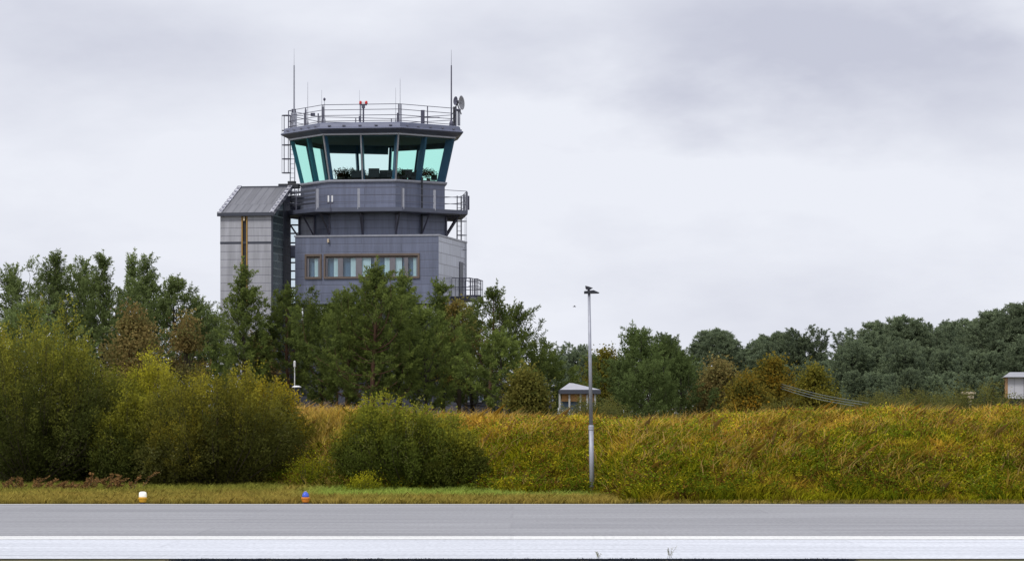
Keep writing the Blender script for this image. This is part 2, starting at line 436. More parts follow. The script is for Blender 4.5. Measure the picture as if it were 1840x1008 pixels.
def strip_palette(x, y, r):
    g_ = sstep(-9, -7, x)*np.clip((y-133.5)/2.0, 0, 1)
    n = fbm(x*1.2, y*1.2, 13)[:, None]
    c = (np.array([0.34,0.24,0.06])*(1-n) + np.array([0.26,0.24,0.05])*n)*(0.95+0.9*fbm(x*.6, y*2, 19)[:, None])
    c = c*(1-g_[:, None]) + np.array([0.40,0.50,0.10])*g_[:, None]
    f = (np.clip((y-136)/4, 0, 1)*(x < -9)*0.7)[:, None]
    c = c*(1-f) + np.array([0.30,0.34,0.06])*f
    return c*r.uniform(0.8, 1.2, (len(x), 1))
def strip_keep(tx, ty, r):
    near = (ty < 131.2) & ((np.abs(tx-PX(256.5, 130.2)) < .35) | (np.abs(tx-PX(549, 130.2)) < .35))
    return (ty < toe(tx)-0.4) & (ty > 130.45) & ~near
s1 = blades(16000, 14, (-24, 5.5), (130.3, 147), lambda x, y: 0.16+0.12*fbm(x, y, 3)+0.05*(y > 132), strip_palette, 8, spread=0.1, keep=strip_keep, w=0.02, wind=(0.1,0))
s2 = blades(1500, 10, (5, 25), (130.25, 131.0), lambda x, y: 0.10+0.05*fbm(x, y, 3), strip_palette, 9, spread=0.08, w=0.02, wind=(0.1,0))
grass_obj('verge_grass', [s1, s2], M['grassmat'], 'short olive grass strip along the far edge of the runway', 'grass')

# leafy weeds in the lower bank
def weeds():
    r = np.random.default_rng(12); n = 15000
    x = r.uniform(-10, 25, n); y = r.uniform(131, 146, n)
    k = on_berm(x, y, r) & (fbm(x*0.9+17, y*1.1+9, 33)+0.35*r.uniform(size=n) > 0.52); x = x[k]; y = y[k]; n = len(x)
    per = 26; T = np.repeat(np.arange(n), per)
    h = r.uniform(0.2, 0.6, n)[T]
    c = np.stack([x[T]+r.normal(size=len(T))*0.16, y[T]+r.normal(size=len(T))*0.16, 0*h], 1); c[:, 2] = gz(c[:, 0], c[:, 1])+h*r.uniform(0.2, 1.1, len(T))
    ax = r.normal(size=(len(T), 3)); ax[:, 2] = np.abs(ax[:, 2])*0.5
    v = leaf_quads(c, ax, r.uniform(0.07, 0.14, len(T)), r.uniform(0.04, 0.07, len(T)), r)
    g0 = np.array([0.16,0.24,0.022]); y0 = np.array([0.42,0.42,0.03]); b0 = np.array([0.20,0.12,0.035])
    u = r.uniform(size=(n, 1)); col = np.where(u < .55, g0, np.where(u < .82, y0, b0))*r.uniform(.7, 1.3, (n, 1))
    col = col*np.array([1.15,1,.8])*(0.66+0.35*np.clip((y-toe(x))/9, 0, 1)[:, None])*(0.6+0.8*fbm(x*0.4+3, y*0.6+8, 64)[:, None])
    col = col[T]*r.uniform(.75, 1.25, (len(T), 1))
    o = fast_mesh('bank_weeds', v, 4, M['grassmat'], tint=np.repeat(col, 4, 0))
    tag(o, 'low leafy green weeds scattered through the grass of the bank', 'weeds', kind='stuff')
weeds()
# foreground fringe of dark turf at the bottom edge
s3 = blades(9000, 8, (-7.5, 7.5), (74.5, 77.95), lambda x, y: 0.03+0.03*fbm(x*3, y*3, 3), lambda x, y, r: np.array([[0.03,0.035,0.05]])*r.uniform(.6, 1.6, (len(x), 1)), 10, spread=0.05, w=0.012, wind=(0,0))
fv = s3[0]
grass_obj('near_turf', [s3], M['grassmat'], 'dark fringe of turf along the near edge of the pale apron', 'grass')

# ------------------------------------------------------------------ trees
def prof(kind, t):
    if kind == 'cone': return (1-t)**0.92*min(1.0, 0.6+t*3)*1.05*(1-.35*max(0, t-.6))+.01
    if kind == 'round': return (1-t)**0.72*min(1.0, 0.5+t*2.2)*1.12+.02
    if kind == 'umbrella': return math.sqrt(max(0.02, 1-t**2.6))*min(1, 0.45+t*1.6)
    if kind == 'ragged': return (0.04+0.98*(1-t)**0.85)*min(1.0, 0.6+t*2)
    return 1-t
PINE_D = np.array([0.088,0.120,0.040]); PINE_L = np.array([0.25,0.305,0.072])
def pine(name, H, R, cb, kind, seed, dens=1.0, dark=PINE_D, light=PINE_L, step=0.52, nl=0.20, nw=0.045, bark='bark', lean=0.0, tr=None, clump=1.0, parent_loc=(0,0,0), brush=True):
    r = np.random.default_rng(seed); rd = random.Random(seed)
    root = empty(name, parent_loc)
    if brush: H = H-0.42; R = R*1.22; lean = lean or rd.uniform(-.03, .03)
    top = Vector((lean*H, 0, H)); tp = []
    for i in range(7):
        f = i/6; tp.append((top.x*f + 0.12*math.sin(f*5+seed)*f*(1-f)*2, 0.1*math.sin(f*4+seed*2)*f*(1-f), H*f*0.985))
    tr = tr or 0.016*H+0.03
    mb = MB(); mb.tube(tp, [tr*(1-0.88*i/6) for i in range(7)], 8)
    def trunk_at(z):
        f = min(0.999, z/H)*6; i = int(f); f -= i
        a, b = Vector(tp[i]), Vector(tp[min(6, i+1)]); return a.lerp(b, f)
    P, D = [], []
    z = cb*H; ph = [rd.uniform(0, 6.28) for _ in range(3)]
    while z < H-0.15:
        t = (z-cb*H)/(H-cb*H)
        nb = 5 + (rd.random() < 0.6) - (t > .8)*2
        a0 = rd.uniform(0, 6.28)
        for k in range(nb):
            az = a0 + 6.283*k/nb + rd.uniform(-.35, .35)
            irr = 1 + 0.24*math.sin(az*2+ph[0]+z*0.9) + 0.20*math.sin(az*3+ph[1]-z*2.3)
            L = max(0.22, R*prof(kind, t)*irr*rd.choice([.4, .6, .8, 1.0, 1.15, 1.35])*rd.uniform(0.9, 1.1))
            el = math.radians(-6 + 50*t + rd.uniform(-12, 12))
            base = trunk_at(z + rd.uniform(-.1, .1))
            pts = []; ns = 5
            for i in range(ns+1):
                s = i/ns; e = el + 0.65*s*s
                pts.append(base + Vector((math.cos(az)*math.cos(e)*L*s, math.sin(az)*math.cos(e)*L*s, math.sin(e)*L*s)))
            mb.tube([tuple(p) for p in pts], [max(.012, tr*0.28*(1-t*.6)*(1-.8*i/ns)) for i in range(ns+1)], 4, cap=False)
            n = max(2, int(L/0.24*dens))
            for j in range(n):
                s = 0.22 + 0.78*(j+1)/n
                i = min(ns-1, int(s*ns)); p = pts[i].lerp(pts[i+1], s*ns-i)
                sd = (1 if j % 2 else -1); wl = (0.40*L*(1.2-s)+0.14)*rd.uniform(.6, 1.2)
                az2 = az + sd*rd.uniform(.6, 1.2)
                q = p + Vector((math.cos(az2)*wl, math.sin(az2)*wl, wl*rd.uniform(.1, .55)))
                P.append(q); ow = 1.5-.9*t; D.append(Vector(((math.cos(az2)*.5+math.cos(az)*.4)*ow, (math.sin(az2)*.5+math.sin(az)*.4)*ow, 0.62)))
                if j == n-1: P.append(pts[-1].copy()); D.append(Vector((math.cos(az)*.5, math.sin(az)*.5, .9)))
        z += step*(1.2-.4*t)*rd.uniform(.7, 1.3)
    P.append(Vector(tp[-1])); D.append(Vector((0,0,1)))
    P = np.array([tuple(p) for p in P]); D = np.array([tuple(d) for d in D])
    zt = np.clip((P[:, 2]-cb*H)/(H-cb*H), 0, 1)
    ct = r.uniform(size=len(P))
    if brush:
        # needles set all along upward curving end shoots, like bottle brushes
        n1 = int(62*dens); T = np.repeat(np.arange(len(P)), n1); m = len(T)
        SD = unit(D*np.array([1, 1, 1.25])+r.normal(size=D.shape)*0.28)
        SL = r.uniform(.26, .56, len(P))*(0.85+0.35*zt); SL[-1] = .75
        u = r.uniform(-0.35, 1, m)
        c = P[T]+SD[T]*(u*SL[T])[:, None]+r.normal(size=(m, 3))*np.array([.05, .05, .035])*(1.25-u)[:, None]
        ax = SD[T]*(0.45+0.4*np.clip(u, 0, 1))[:, None]+unit(r.normal(size=(m, 3)))*0.8
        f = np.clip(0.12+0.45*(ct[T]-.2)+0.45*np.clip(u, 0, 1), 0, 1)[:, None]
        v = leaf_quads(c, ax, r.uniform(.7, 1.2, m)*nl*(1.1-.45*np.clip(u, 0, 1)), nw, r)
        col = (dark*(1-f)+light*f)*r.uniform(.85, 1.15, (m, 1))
    else:
        nt_ = int(8*dens)+1; T = np.repeat(np.arange(len(P)), nt_); m = len(T)
        offs = r.normal(size=(m, 3))*np.array([.17, .17, .075])*clump
        c = P[T]+offs; d = unit(D[T]+r.normal(size=(m, 3))*0.35)
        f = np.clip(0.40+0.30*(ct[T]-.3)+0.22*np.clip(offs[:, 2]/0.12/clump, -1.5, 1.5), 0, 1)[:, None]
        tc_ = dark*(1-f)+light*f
        nn = 12; T2 = np.repeat(np.arange(m), nn)
        ax = unit(d[T2]*0.8+r.normal(size=(len(T2), 3))*0.62)
        cc = c[T2]+d[T2]*r.uniform(-0.06, 0.12, (len(T2), 1))
        v = leaf_quads(cc, ax, r.uniform(.7, 1.2, len(T2))*nl, nw, r)
        col = tc_[T2]*r.uniform(.85, 1.15, (len(T2), 1))
    mb.build('trunk', M[bark], root, smooth=True)
    fast_mesh('crown', v, 4, M['needles'], root, tint=np.repeat(col, 4, 0))
    return root

def leafy(name, H, R, seed, cols, cb=0.25, nclump=140, per=170, leaf=(0.10, 0.06), cr=0.42, loc=(0,0,0), top_sharp=1.0, bark='twig'):
    """deciduous tree: trunk, limbs out to leaf clumps inside an uneven crown"""
    r = np.random.default_rng(seed); root = empty(name, loc)
    mb = MB(); mb.tube([(0,0,0), (0.05,0,H*0.4), (0,0.05,H*0.9)], [0.02*H, 0.012*H, 0.01], 7)
    u = r.normal(size=(nclump, 3)); u = unit(u); rad = r.uniform(0.25, 1, nclump)**0.5
    zc = H*(cb+1)/2; rz = H*(1-cb)/2
    P = np.stack([u[:, 0]*rad*R, u[:, 1]*rad*R, zc+u[:, 2]*rad*rz], 1)
    tz = np.clip((P[:, 2]-cb*H)/(H-cb*H), 0, 1)
    P[:, :2] *= (1-0.55*tz**1.5*top_sharp)[:, None]
    P[:, :2] *= (1+0.28*np.sin(np.arctan2(P[:, 1], P[:, 0])*3+seed)[:, None])
    for p in P[::2]:
        z0 = max(0.15*H, p[2]*0.55); mb.tube([(0, 0, z0), (p[0]*.5, p[1]*.5, (z0+p[2])/2+.1), tuple(p)], [0.006*H, 0.004*H, 0.008], 4, cap=False)
    T = np.repeat(np.arange(nclump), per); m = len(T)
    c = P[T]+r.normal(size=(m, 3))*np.array([cr, cr, cr*0.7])*r.uniform(.5, 1.1, nclump)[T][:, None]
    ax = r.normal(size=(m, 3)); ax[:, 2] -= 0.2
    v = leaf_quads(c, ax, r.uniform(.7, 1.3, m)*leaf[0], r.uniform(.7, 1.3, m)*leaf[1], r)
    w = r.dirichlet(np.ones(len(cols))*0.8, nclump)
    col = (w@np.array(cols)*r.uniform(.75, 1.3, (nclump, 1)))[T]*r.uniform(.85, 1.15, (m, 1))
    mb.build('trunk', M[bark], root, smooth=True)
    fast_mesh('crown', v, 4, M['leaves'], root, tint=np.repeat(col, 4, 0))
    return root

def bush(name, W, H, seed, low, top, stems=150, per=330, leaf=(0.10, 0.045), loc=(0,0,0), dep=0.8, spiky=0.16):
    """willow-like shrub: many shoots fanning from the base, leaves all along them"""
    r = np.random.default_rng(seed); root = empty(name, loc)
    az = r.uniform(0, 2*math.pi, stems); q = r.uniform(0, 1, stems)**0.55
    tx = np.cos(az)*q*W; ty = np.sin(az)*q*W*dep
    th = H*np.sqrt(np.clip(1-(q*0.95)**3.4, 0.03, 1))*r.uniform(0.86, 1.03, stems)
    th *= (1+0.10*np.sin(az*3+seed))*(0.82+0.36*vnoise(tx*0.9+seed, ty*0.9+3, seed))
    mb = MB()
    for i in range(stems):
        if i % 2 == 0:
            mb.tube([(tx[i]*.12, ty[i]*.12, 0), (tx[i]*.5, ty[i]*.5, th[i]*.25), (tx[i]*.81, ty[i]*.81, th[i]*.5), (tx[i], ty[i], th[i])], [.025, .02, .015, .005], 4, cap=False)
    T = np.repeat(np.arange(stems), per); m = len(T)
    s = r.uniform(0.02, 1, m)**0.85
    # path: quadratic from base to tip
    so_ = 1-(1-s)**2.4
    px = tx[T]*so_*r.uniform(.92, 1.08, m); py = ty[T]*so_; pz = th[T]*s
    # twigs: group leaves in little sprays
    SPN = 16; sp = np.minimum((s*SPN*.999).astype(int), SPN-1) + T*SPN
    so = r.normal(size=(stems*SPN, 3))*np.array([.34, .34, .24])
    taper = (1.12-s)[:, None]**0.7
    c = np.stack([px, py, pz], 1)+so[sp]*taper+r.normal(size=(m, 3))*np.array([.10, .10, .13])
    ax = np.stack([tx[T]*0.12, ty[T]*0.12, np.ones(m)*0.7], 1)+so[sp]*1.2+r.normal(size=(m, 3))*.55
    v = leaf_quads(c, ax, r.uniform(.7, 1.3, m)*leaf[0], r.uniform(.7, 1.3, m)*leaf[1], r)
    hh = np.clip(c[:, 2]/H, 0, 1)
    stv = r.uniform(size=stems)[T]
    f = np.clip((hh-0.45)*1.4 + (stv-.5)*.7, 0, 1)[:, None]  # yellower upper leaves; lit tops are also put into the colour by height
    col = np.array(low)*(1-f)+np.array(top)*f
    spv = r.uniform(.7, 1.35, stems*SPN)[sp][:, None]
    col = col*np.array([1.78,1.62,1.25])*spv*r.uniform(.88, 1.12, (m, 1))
    pale = (r.uniform(size=stems*SPN)[sp] > 0.95)[:, None]
    col = np.where(pale, col*0.4+np.array([.20,.20,.08])*.6, col)
    mb.build('stems', M['twig'], root, smooth=True)
    fast_mesh('foliage', v, 4, M['leaves'], root, tint=np.repeat(col, 4, 0))
    return root

def at(px, d, dz=0.0):
    x = PX(px, d); return (x, d, gzf(x, d)+dz)
def hfor(px, py, d): return PZ(py, d)-at(px, d)[2]

# --- pines in front of the tower: (px, top py, half-width px, depth, crown base, profile, bark, label)
front = [
 (437, 468, 44, 176, .22, 'cone', 'bark', 'slim pine with an open ragged top in front of the pale stair tower'),
 (520, 512, 56, 178, .36, 'cone', 'barkred', 'broad pine covering the gap between stair tower and control tower block'),
 (577, 552, 40, 181, .33, 'round', 'bark', 'lower rounded pine under the left corner of the tower block'),
 (668, 468, 66, 173, .26, 'cone', 'barkred', 'largest dense green pine, its tip reaching the long window of the tower'),
 (717, 488, 50, 177, .33, 'cone', 'bark', 'dense pine just right of the largest one, below the right end of the long window'),
 (622, 522, 46, 176, .26, 'round', 'barkred', 'dense pine leaning against the left side of the largest pine'),
 (765, 552, 44, 175, .28, 'round', 'bark', 'low broad pine in front of the lower right corner of the tower'),
 (797, 503, 24, 182, .3, 'cone', 'bark', 'thin pointed pine before the pale side wall of the tower'),
 (850, 540, 44, 184, .28, 'ragged', 'bark', 'dark pine right below the small side balcony of the tower'),
 (880, 510, 42, 179, .38, 'ragged', 'barkred', 'tall open-topped pine right of the tower with sky between its shoots'),
 (922, 542, 44, 182, .38, 'ragged', 'bark', 'ragged pine at the right end of the row beside the tower'),
 (900, 600, 46, 174, .34, 'round', 'bark', 'short bright green pine low in the row right of the tower'),
 (690, 590, 40, 186, .45, 'round', 'bark', 'low pine standing behind the largest pine, its thin trunk seen below'),
 (745, 600, 36, 188, .45, 'round', 'bark', 'small pine behind the gap right of the largest pine'),
 (605, 600, 36, 187, .5, 'round', 'barkred', 'small pine against the slate wall at the tower foot'),
 (838, 590, 40, 187, .42, 'round', 'bark', 'thin-stemmed pine behind the golden-brown birch'),
 (975, 622, 40, 186, .25, 'round', 'bark', 'low dark pine behind the yellowing tree, rightmost of the row by the tower'),
]
k = 0
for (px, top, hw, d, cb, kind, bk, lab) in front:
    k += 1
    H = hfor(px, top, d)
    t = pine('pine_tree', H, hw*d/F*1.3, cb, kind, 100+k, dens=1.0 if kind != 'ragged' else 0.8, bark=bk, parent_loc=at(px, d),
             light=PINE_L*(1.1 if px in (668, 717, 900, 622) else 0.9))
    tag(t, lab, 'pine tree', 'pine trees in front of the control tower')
# --- left pines
left = [
 (18, 476, 60, 186, .2, 'round', 'leftmost tall pine, its rounded top cut by the left edge of the photo'),
 (92, 450, 62, 184, .2, 'cone', 'tall pine with a peaked top, second from the left edge'),
 (152, 466, 46, 190, .2, 'round', 'dark pine in the middle of the left wood, between two higher peaks'),
 (193, 455, 44, 184, .2, 'ragged', 'pine with a feathery peak above the rust-brown tree'),
 (237, 452, 36, 188, .2, 'ragged', 'pine with the thin spindly top at the centre of the left wood'),
 (272, 460, 44, 183, .2, 'ragged', 'open-topped pine right of the spindly top in the left wood'),
 (305, 498, 50, 181, .2, 'round', 'pine on the right shoulder of the left wood'),
 (352, 530, 42, 184, .2, 'ragged', 'outermost pine of the left wood with sky showing through, near the stair tower'),
 (388, 552, 24, 187, .3, 'ragged', 'small thin pine between the left wood and the pale stair tower'),
 (60, 545, 50, 178, .15, 'round', 'lower pine filling behind the big shrub at the left edge'),
]
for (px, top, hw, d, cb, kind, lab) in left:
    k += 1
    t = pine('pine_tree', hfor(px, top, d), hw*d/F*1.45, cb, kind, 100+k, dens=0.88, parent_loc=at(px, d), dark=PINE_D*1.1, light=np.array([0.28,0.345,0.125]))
    tag(t, lab, 'pine tree', 'pine trees of the left wood')
# --- autumn trees
RUST = [(0.25,0.18,0.07), (0.27,0.22,0.075), (0.16,0.18,0.06), (0.22,0.15,0.06)]
OLIVE = [(0.22,0.19,0.035), (0.29,0.245,0.035), (0.12,0.14,0.03)]
GOLD = [(0.42,0.24,0.025), (0.22,0.18,0.03), (0.12,0.13,0.03), (0.10,0.12,0.03)]
aut = [
 (238, 548, 56, 170, RUST, 'rust-brown birch standing before the left pines'),
 (335, 555, 42, 173, RUST, 'sparse reddish tree at the right end of the left wood, sky between its leaves'),
 (470, 588, 26, 183, RUST, 'small brown tree half hidden between the two pines by the stair tower'),
 (824, 532, 48, 181.5, [(0.30,0.21,0.06),(0.20,0.19,0.055),(0.13,0.15,0.045)], 'golden-brown birch in front of the pale side wall of the tower'),
 (946, 658, 34, 172, [(0.17,0.16,0.04),(0.22,0.19,0.04),(0.10,0.12,0.03)], 'yellowing tree left of the small pavilion'),
 (1088, 622, 44, 196, OLIVE, 'olive-yellow tree right behind the lamp post'),
 (1292, 648, 36, 180, RUST, 'rust-coloured tree under the gap in the far pines'),
 (1388, 640, 44, 176, GOLD, 'tree turning orange-yellow above the bank, right of the rust-coloured one'),
 (1462, 660, 46, 184, OLIVE, 'rounded olive-yellow tree behind the sloping cables'),
 (1345, 672, 40, 172, GOLD, 'low golden shrub-like tree left of the orange-yellow one'),
]
for i, (px, top, hw, d, cols, lab) in enumerate(aut):
    sparse = px in (335, 824)
    t = leafy('birch_tree' if cols is RUST or px == 824 else 'deciduous_tree', hfor(px, top, d), hw*d/F, 300+i, cols, cb=0.35 if px == 824 else 0.12, leaf=(0.15, 0.09),
              nclump=60 if sparse else 100, per=90 if sparse else 120, cr=0.30 if sparse else 0.36, loc=at(px, d))
    tag(t, lab, 'tree')
# --- middle right pines
mid = [
 (1140, 584, 62, 182, .15, 'round', 'darkest broad pine just right of the lamp post'),
 (1192, 606, 58, 188, .15, 'round', 'pine behind the right shoulder of the darkest pine'),
 (1222, 634, 44, 178, .12, 'cone', 'lower greenish pine at the right foot of the darkest pine'),
 (1122, 645, 34, 177, .12, 'round', 'low pine at the left foot of the darkest pine'),
 (1165, 655, 60, 172, .10, 'round', 'low bushy pine directly below the darkest pine'),
]
for (px, top, hw, d, cb, kind, lab) in mid:
    k += 1
    t = pine('pine_tree', hfor(px, top, d), hw*d/F, cb, kind, 100+k, dens=1.0, parent_loc=at(px, d), dark=PINE_D*0.95, light=np.array([0.185,0.245,0.080]))
    tag(t, lab, 'pine tree', 'pine trees right of the lamp post')
# --- far pines on the right, three models, copied
FAR_HAZE_D = np.array([0.125,0.16,0.105]); FAR_HAZE_L = np.array([0.26,0.315,0.175])  # distance haze is put into these paler, bluer needle colours
protos = [pine('pine_tree', 9.0, 3.0, .46, 'umbrella', 501, dens=1.0, dark=FAR_HAZE_D, light=FAR_HAZE_L, step=.5, nl=.30, nw=.07, clump=1.2, brush=False),
          pine('pine_tree', 9.0, 2.6, .22, 'umbrella', 502, dens=1.0, dark=FAR_HAZE_D, light=FAR_HAZE_L, step=.5, nl=.30, nw=.07),
          pine('pine_tree', 9.0, 2.8, .15, 'round', 503, dens=1.0, dark=FAR_HAZE_D*1.1, light=FAR_HAZE_L*1.1, step=.5, nl=.30, nw=.07)]
FARLAB = 'blue-green pine, haze put into its colour, merging into the dense far wood on the right'
spots = []
# (px, top, depth, proto, own label or None)
sky = [(1000,622,330,2,'low rounded far pine beyond the row by the tower, left of the lamp post'), (1035,616,345,1,'far pine seen just left of the lamp post'),
 (1195,600,330,1,'far pine whose crown shows over the darkest pine'), (1238,622,340,2,'low far pine in the dip right of the darkest pine'),
 (1290,592,300,0,'umbrella-shaped far pine above the rust-coloured tree, bright sky under its crown'), (1338,610,320,1,'far pine right of the umbrella-shaped one, sky gap at its trunk'),
 (1385,602,320,0,'flat-topped far pine above the orange-yellow tree'), (1440,594,310,1,'far pine with the highest crown above the olive-yellow tree'),
 (1470,618,325,2,'low far pine on the left side of the notch in the skyline'),
 (1532,604,300,2,None), (1548,594,315,1,None), (1590,580,320,0,None), (1635,578,305,0,None), (1680,584,315,1,None), (1722,578,320,0,None),
 (1768,574,310,1,None), (1806,558,305,0,None), (1846,552,300,0,'highest far pine at the right edge of the photo'), (1885,560,315,1,None), (1925,566,310,0,None)]
spots += sky
r2 = random.Random(4)
for i in range(13): spots.append((1535+i*32+r2.uniform(-8, 8), 622+r2.uniform(-12, 10)-max(0, i-7)*5, 285+r2.uniform(-8, 8), r2.choice([0,1,2,2]), None))
for i in range(12): spots.append((1535+i*35+r2.uniform(-8, 8), 660+r2.uniform(-10, 10), 268+r2.uniform(-6, 6), 2, None))
for i in range(4): spots.append((1400+i*30, 640+r2.uniform(-6, 6), 290, 2, None))
spots += [(985,640,300,2,None), (1060,630,310,2,None), (1250,640,290,2,'dark far pine low between the darkest pine and the rust-coloured tree')]
for i, (px, top, d, pi, lab) in enumerate(spots):
    t = protos[pi] if i in () else copy_tree(protos[pi])
    H = hfor(px, top, d); s = H/9.0*0.88; t.location = at(px, d)
    t.scale = (s*r2.uniform(.95, 1.25)*1.1, s*1.1, s*r2.uniform(.96, 1.03)); t.rotation_euler = (0, 0, r2.uniform(0, 6.28))
    tag(t, lab or FARLAB, 'pine tree', 'far pines on the right')
for p in protos:
    for ch in list(p.children): bpy.data.objects.remove(ch)
    bpy.data.objects.remove(p)
# undergrowth bushes below the far wood
low_g = (0.05,0.066,0.028); top_o = (0.10,0.105,0.035)
ug = bush('shrub', 2.2, 3.0, 801, low_g, top_o, stems=60, per=220)
ulist = [(1545, 700, 200), (1600, 694, 205), (1655, 686, 200), (1705, 698, 195), (1500, 700, 190), (1782, 668, 190), (1570, 690, 225), (1630, 682, 228), (1250, 700, 180), (1320, 700, 185), (1420, 700, 170), (1085, 700, 165), (1046, 700, 163)]
for i, (px, top, d) in enumerate(ulist):
    t = ug if i == 0 else copy_tree(ug)
    s = hfor(px, top, d)/3.0*.74; t.location = at(px, d); t.scale = (max(.7, s*1.5),)*2+(s,); t.rotation_euler = (0, 0, i*1.3)
    lab = {5: 'dark olive shrub standing left of the white building at the right edge', 11: 'low shrub between lamp post and darkest pine',
           12: 'small shrub growing in front of the pavilion', 3: 'shrub before the beige board near the white building'}.get(i, 'low dark shrub in the undergrowth on top of the bank')
    tag(t, lab, 'shrub', 'undergrowth shrubs on top of the bank')
# --- the big shrubs by the runway
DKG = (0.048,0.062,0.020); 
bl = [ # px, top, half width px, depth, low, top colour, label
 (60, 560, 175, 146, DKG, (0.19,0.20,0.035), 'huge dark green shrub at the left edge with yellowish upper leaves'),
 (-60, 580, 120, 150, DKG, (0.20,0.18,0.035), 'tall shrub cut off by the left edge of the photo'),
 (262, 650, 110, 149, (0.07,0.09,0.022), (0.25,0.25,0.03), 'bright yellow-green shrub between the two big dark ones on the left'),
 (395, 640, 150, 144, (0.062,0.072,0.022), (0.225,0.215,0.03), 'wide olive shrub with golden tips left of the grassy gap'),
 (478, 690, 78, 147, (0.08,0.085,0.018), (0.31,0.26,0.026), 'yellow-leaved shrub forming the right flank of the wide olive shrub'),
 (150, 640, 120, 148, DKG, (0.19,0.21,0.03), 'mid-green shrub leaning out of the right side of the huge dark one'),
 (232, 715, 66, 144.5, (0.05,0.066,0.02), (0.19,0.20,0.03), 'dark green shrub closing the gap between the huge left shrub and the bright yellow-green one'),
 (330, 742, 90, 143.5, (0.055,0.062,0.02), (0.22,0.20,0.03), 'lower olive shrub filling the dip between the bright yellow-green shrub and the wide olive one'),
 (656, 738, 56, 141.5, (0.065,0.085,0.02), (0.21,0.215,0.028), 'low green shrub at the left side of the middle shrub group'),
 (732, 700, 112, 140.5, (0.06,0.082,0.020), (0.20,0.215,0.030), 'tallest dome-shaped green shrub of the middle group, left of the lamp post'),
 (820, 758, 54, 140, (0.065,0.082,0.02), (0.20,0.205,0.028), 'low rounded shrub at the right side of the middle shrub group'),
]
for i, (px, top, hw, d, lo, tp, lab) in enumerate(bl):
    H = hfor(px, top, d)*.94; W = hw*d/F
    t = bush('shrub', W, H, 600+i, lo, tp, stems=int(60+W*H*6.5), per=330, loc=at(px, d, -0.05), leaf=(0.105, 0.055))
    t.rotation_euler = (0,0,0)
    tag(t, lab, 'shrub', 'big shrubs between runway and bank')
# small herb tufts in front of the shrubs
for i, (px, top, d, lab) in enumerate([(655, 860, 138.5, 'small light green herb at the foot of the middle shrubs'), (556, 815, 142, 'yellow-green sapling in the grassy gap between the shrub groups')]):
    t = bush('sapling', 0.5 if i == 0 else 0.9, hfor(px, top, d), 700+i, (0.12,0.14,0.015), (0.26,0.26,0.02), stems=24, per=90, loc=at(px, d), leaf=(.09,.04))
    tag(t, lab, 'plant')
# dead bracken at left
def bracken(px, d, h, seed, lab):
    r = np.random.default_rng(seed); root = empty('dead_bracken', at(px, d)); mb = MB(); P = []; A = []
    for i in range(13):
        a = r.uniform(-.3, 1.1); L = h*r.uniform(.5, 1.1); bx = r.normal()*0.7; by = r.normal()*.25
        pts = [(bx, by, 0), (bx+math.sin(a)*L*.5, by, L*.6), (bx+math.sin(a)*L*1.1, by+r.normal()*.1, L*.85)]
        mb.tube(pts, [.012, .01, .004], 4, cap=False)
        for s in np.linspace(.25, 1, 18):
            q0 = Vector(pts[0]).lerp(Vector(pts[1]), min(1, s*2)) if s < .5 else Vector(pts[1]).lerp(Vector(pts[2]), s*2-1)
            for sd in (-1, 1): P.append(tuple(q0)); A.append((sd*.5+r.normal()*.3, r.normal()*.6, .35+r.normal()*.3))
    P = np.array(P); v = leaf_quads(P, np.array(A), .13, .05, r)
    col = np.array([0.28,0.16,0.065])*r.uniform(.5, 1.5, (len(P), 1))
    mb.build('stems', M['twig'], root); fast_mesh('fronds', v, 4, M['leaves'], root, tint=np.repeat(col, 4, 0))
    tag(root, lab, 'bracken', 'dead bracken in front of the left shrubs')
for i, (px, h) in enumerate([(25, .75), (75, .6), (118, .5), (160, .65), (200, .9)]):
    bracken(px, 139.5, h, 40+i, ['clump of reddish dead bracken at the left edge below the huge shrub', 'reddish dead bracken, second clump from the left edge',
            'middle clump of dead bracken under the left shrubs', 'dead bracken clump between the middle one and the tallest sprays', 'rightmost and tallest clump of reddish dead bracken'][i])
# foreground stalks
for i, (px, top) in enumerate([(1075, 990), (1203, 982)]):
    d = 78.2; root = empty('weed_stalk', (PX(px, d), d, 0)); mb = MB(); r = np.random.default_rng(i+3)
    h = PZ(top, d); P = []
    for j in range(7):
        a = r.normal()*.3; L = h*r.uniform(.6, 1.0)
        mb.tube([(r.normal()*.03, 0, 0), (math.sin(a)*L*.5, 0, L*.6), (math.sin(a)*L, 0, L)], [.003, .003, .0015], 4, cap=False)
        for s in np.linspace(.3, 1, 12): P.append((math.sin(a)*L*s, r.normal()*.01, L*s))
    P = np.array(P); v = leaf_quads(P, r.normal(size=P.shape), .035, .014, r)
    mb.build('stem', M['twig'], root); fast_mesh('leaf', v, 4, M['leaves'], root, tint=np.repeat(np.array([[.42,.42,.32]])*r.uniform(.6, 1.3, (len(P), 1)), 4, 0))
    tag(root, ['small green weed at the near edge of the pale apron, left one of two', 'taller thin dry weed at the near edge of the pale apron, right one of two'][i], 'weed')

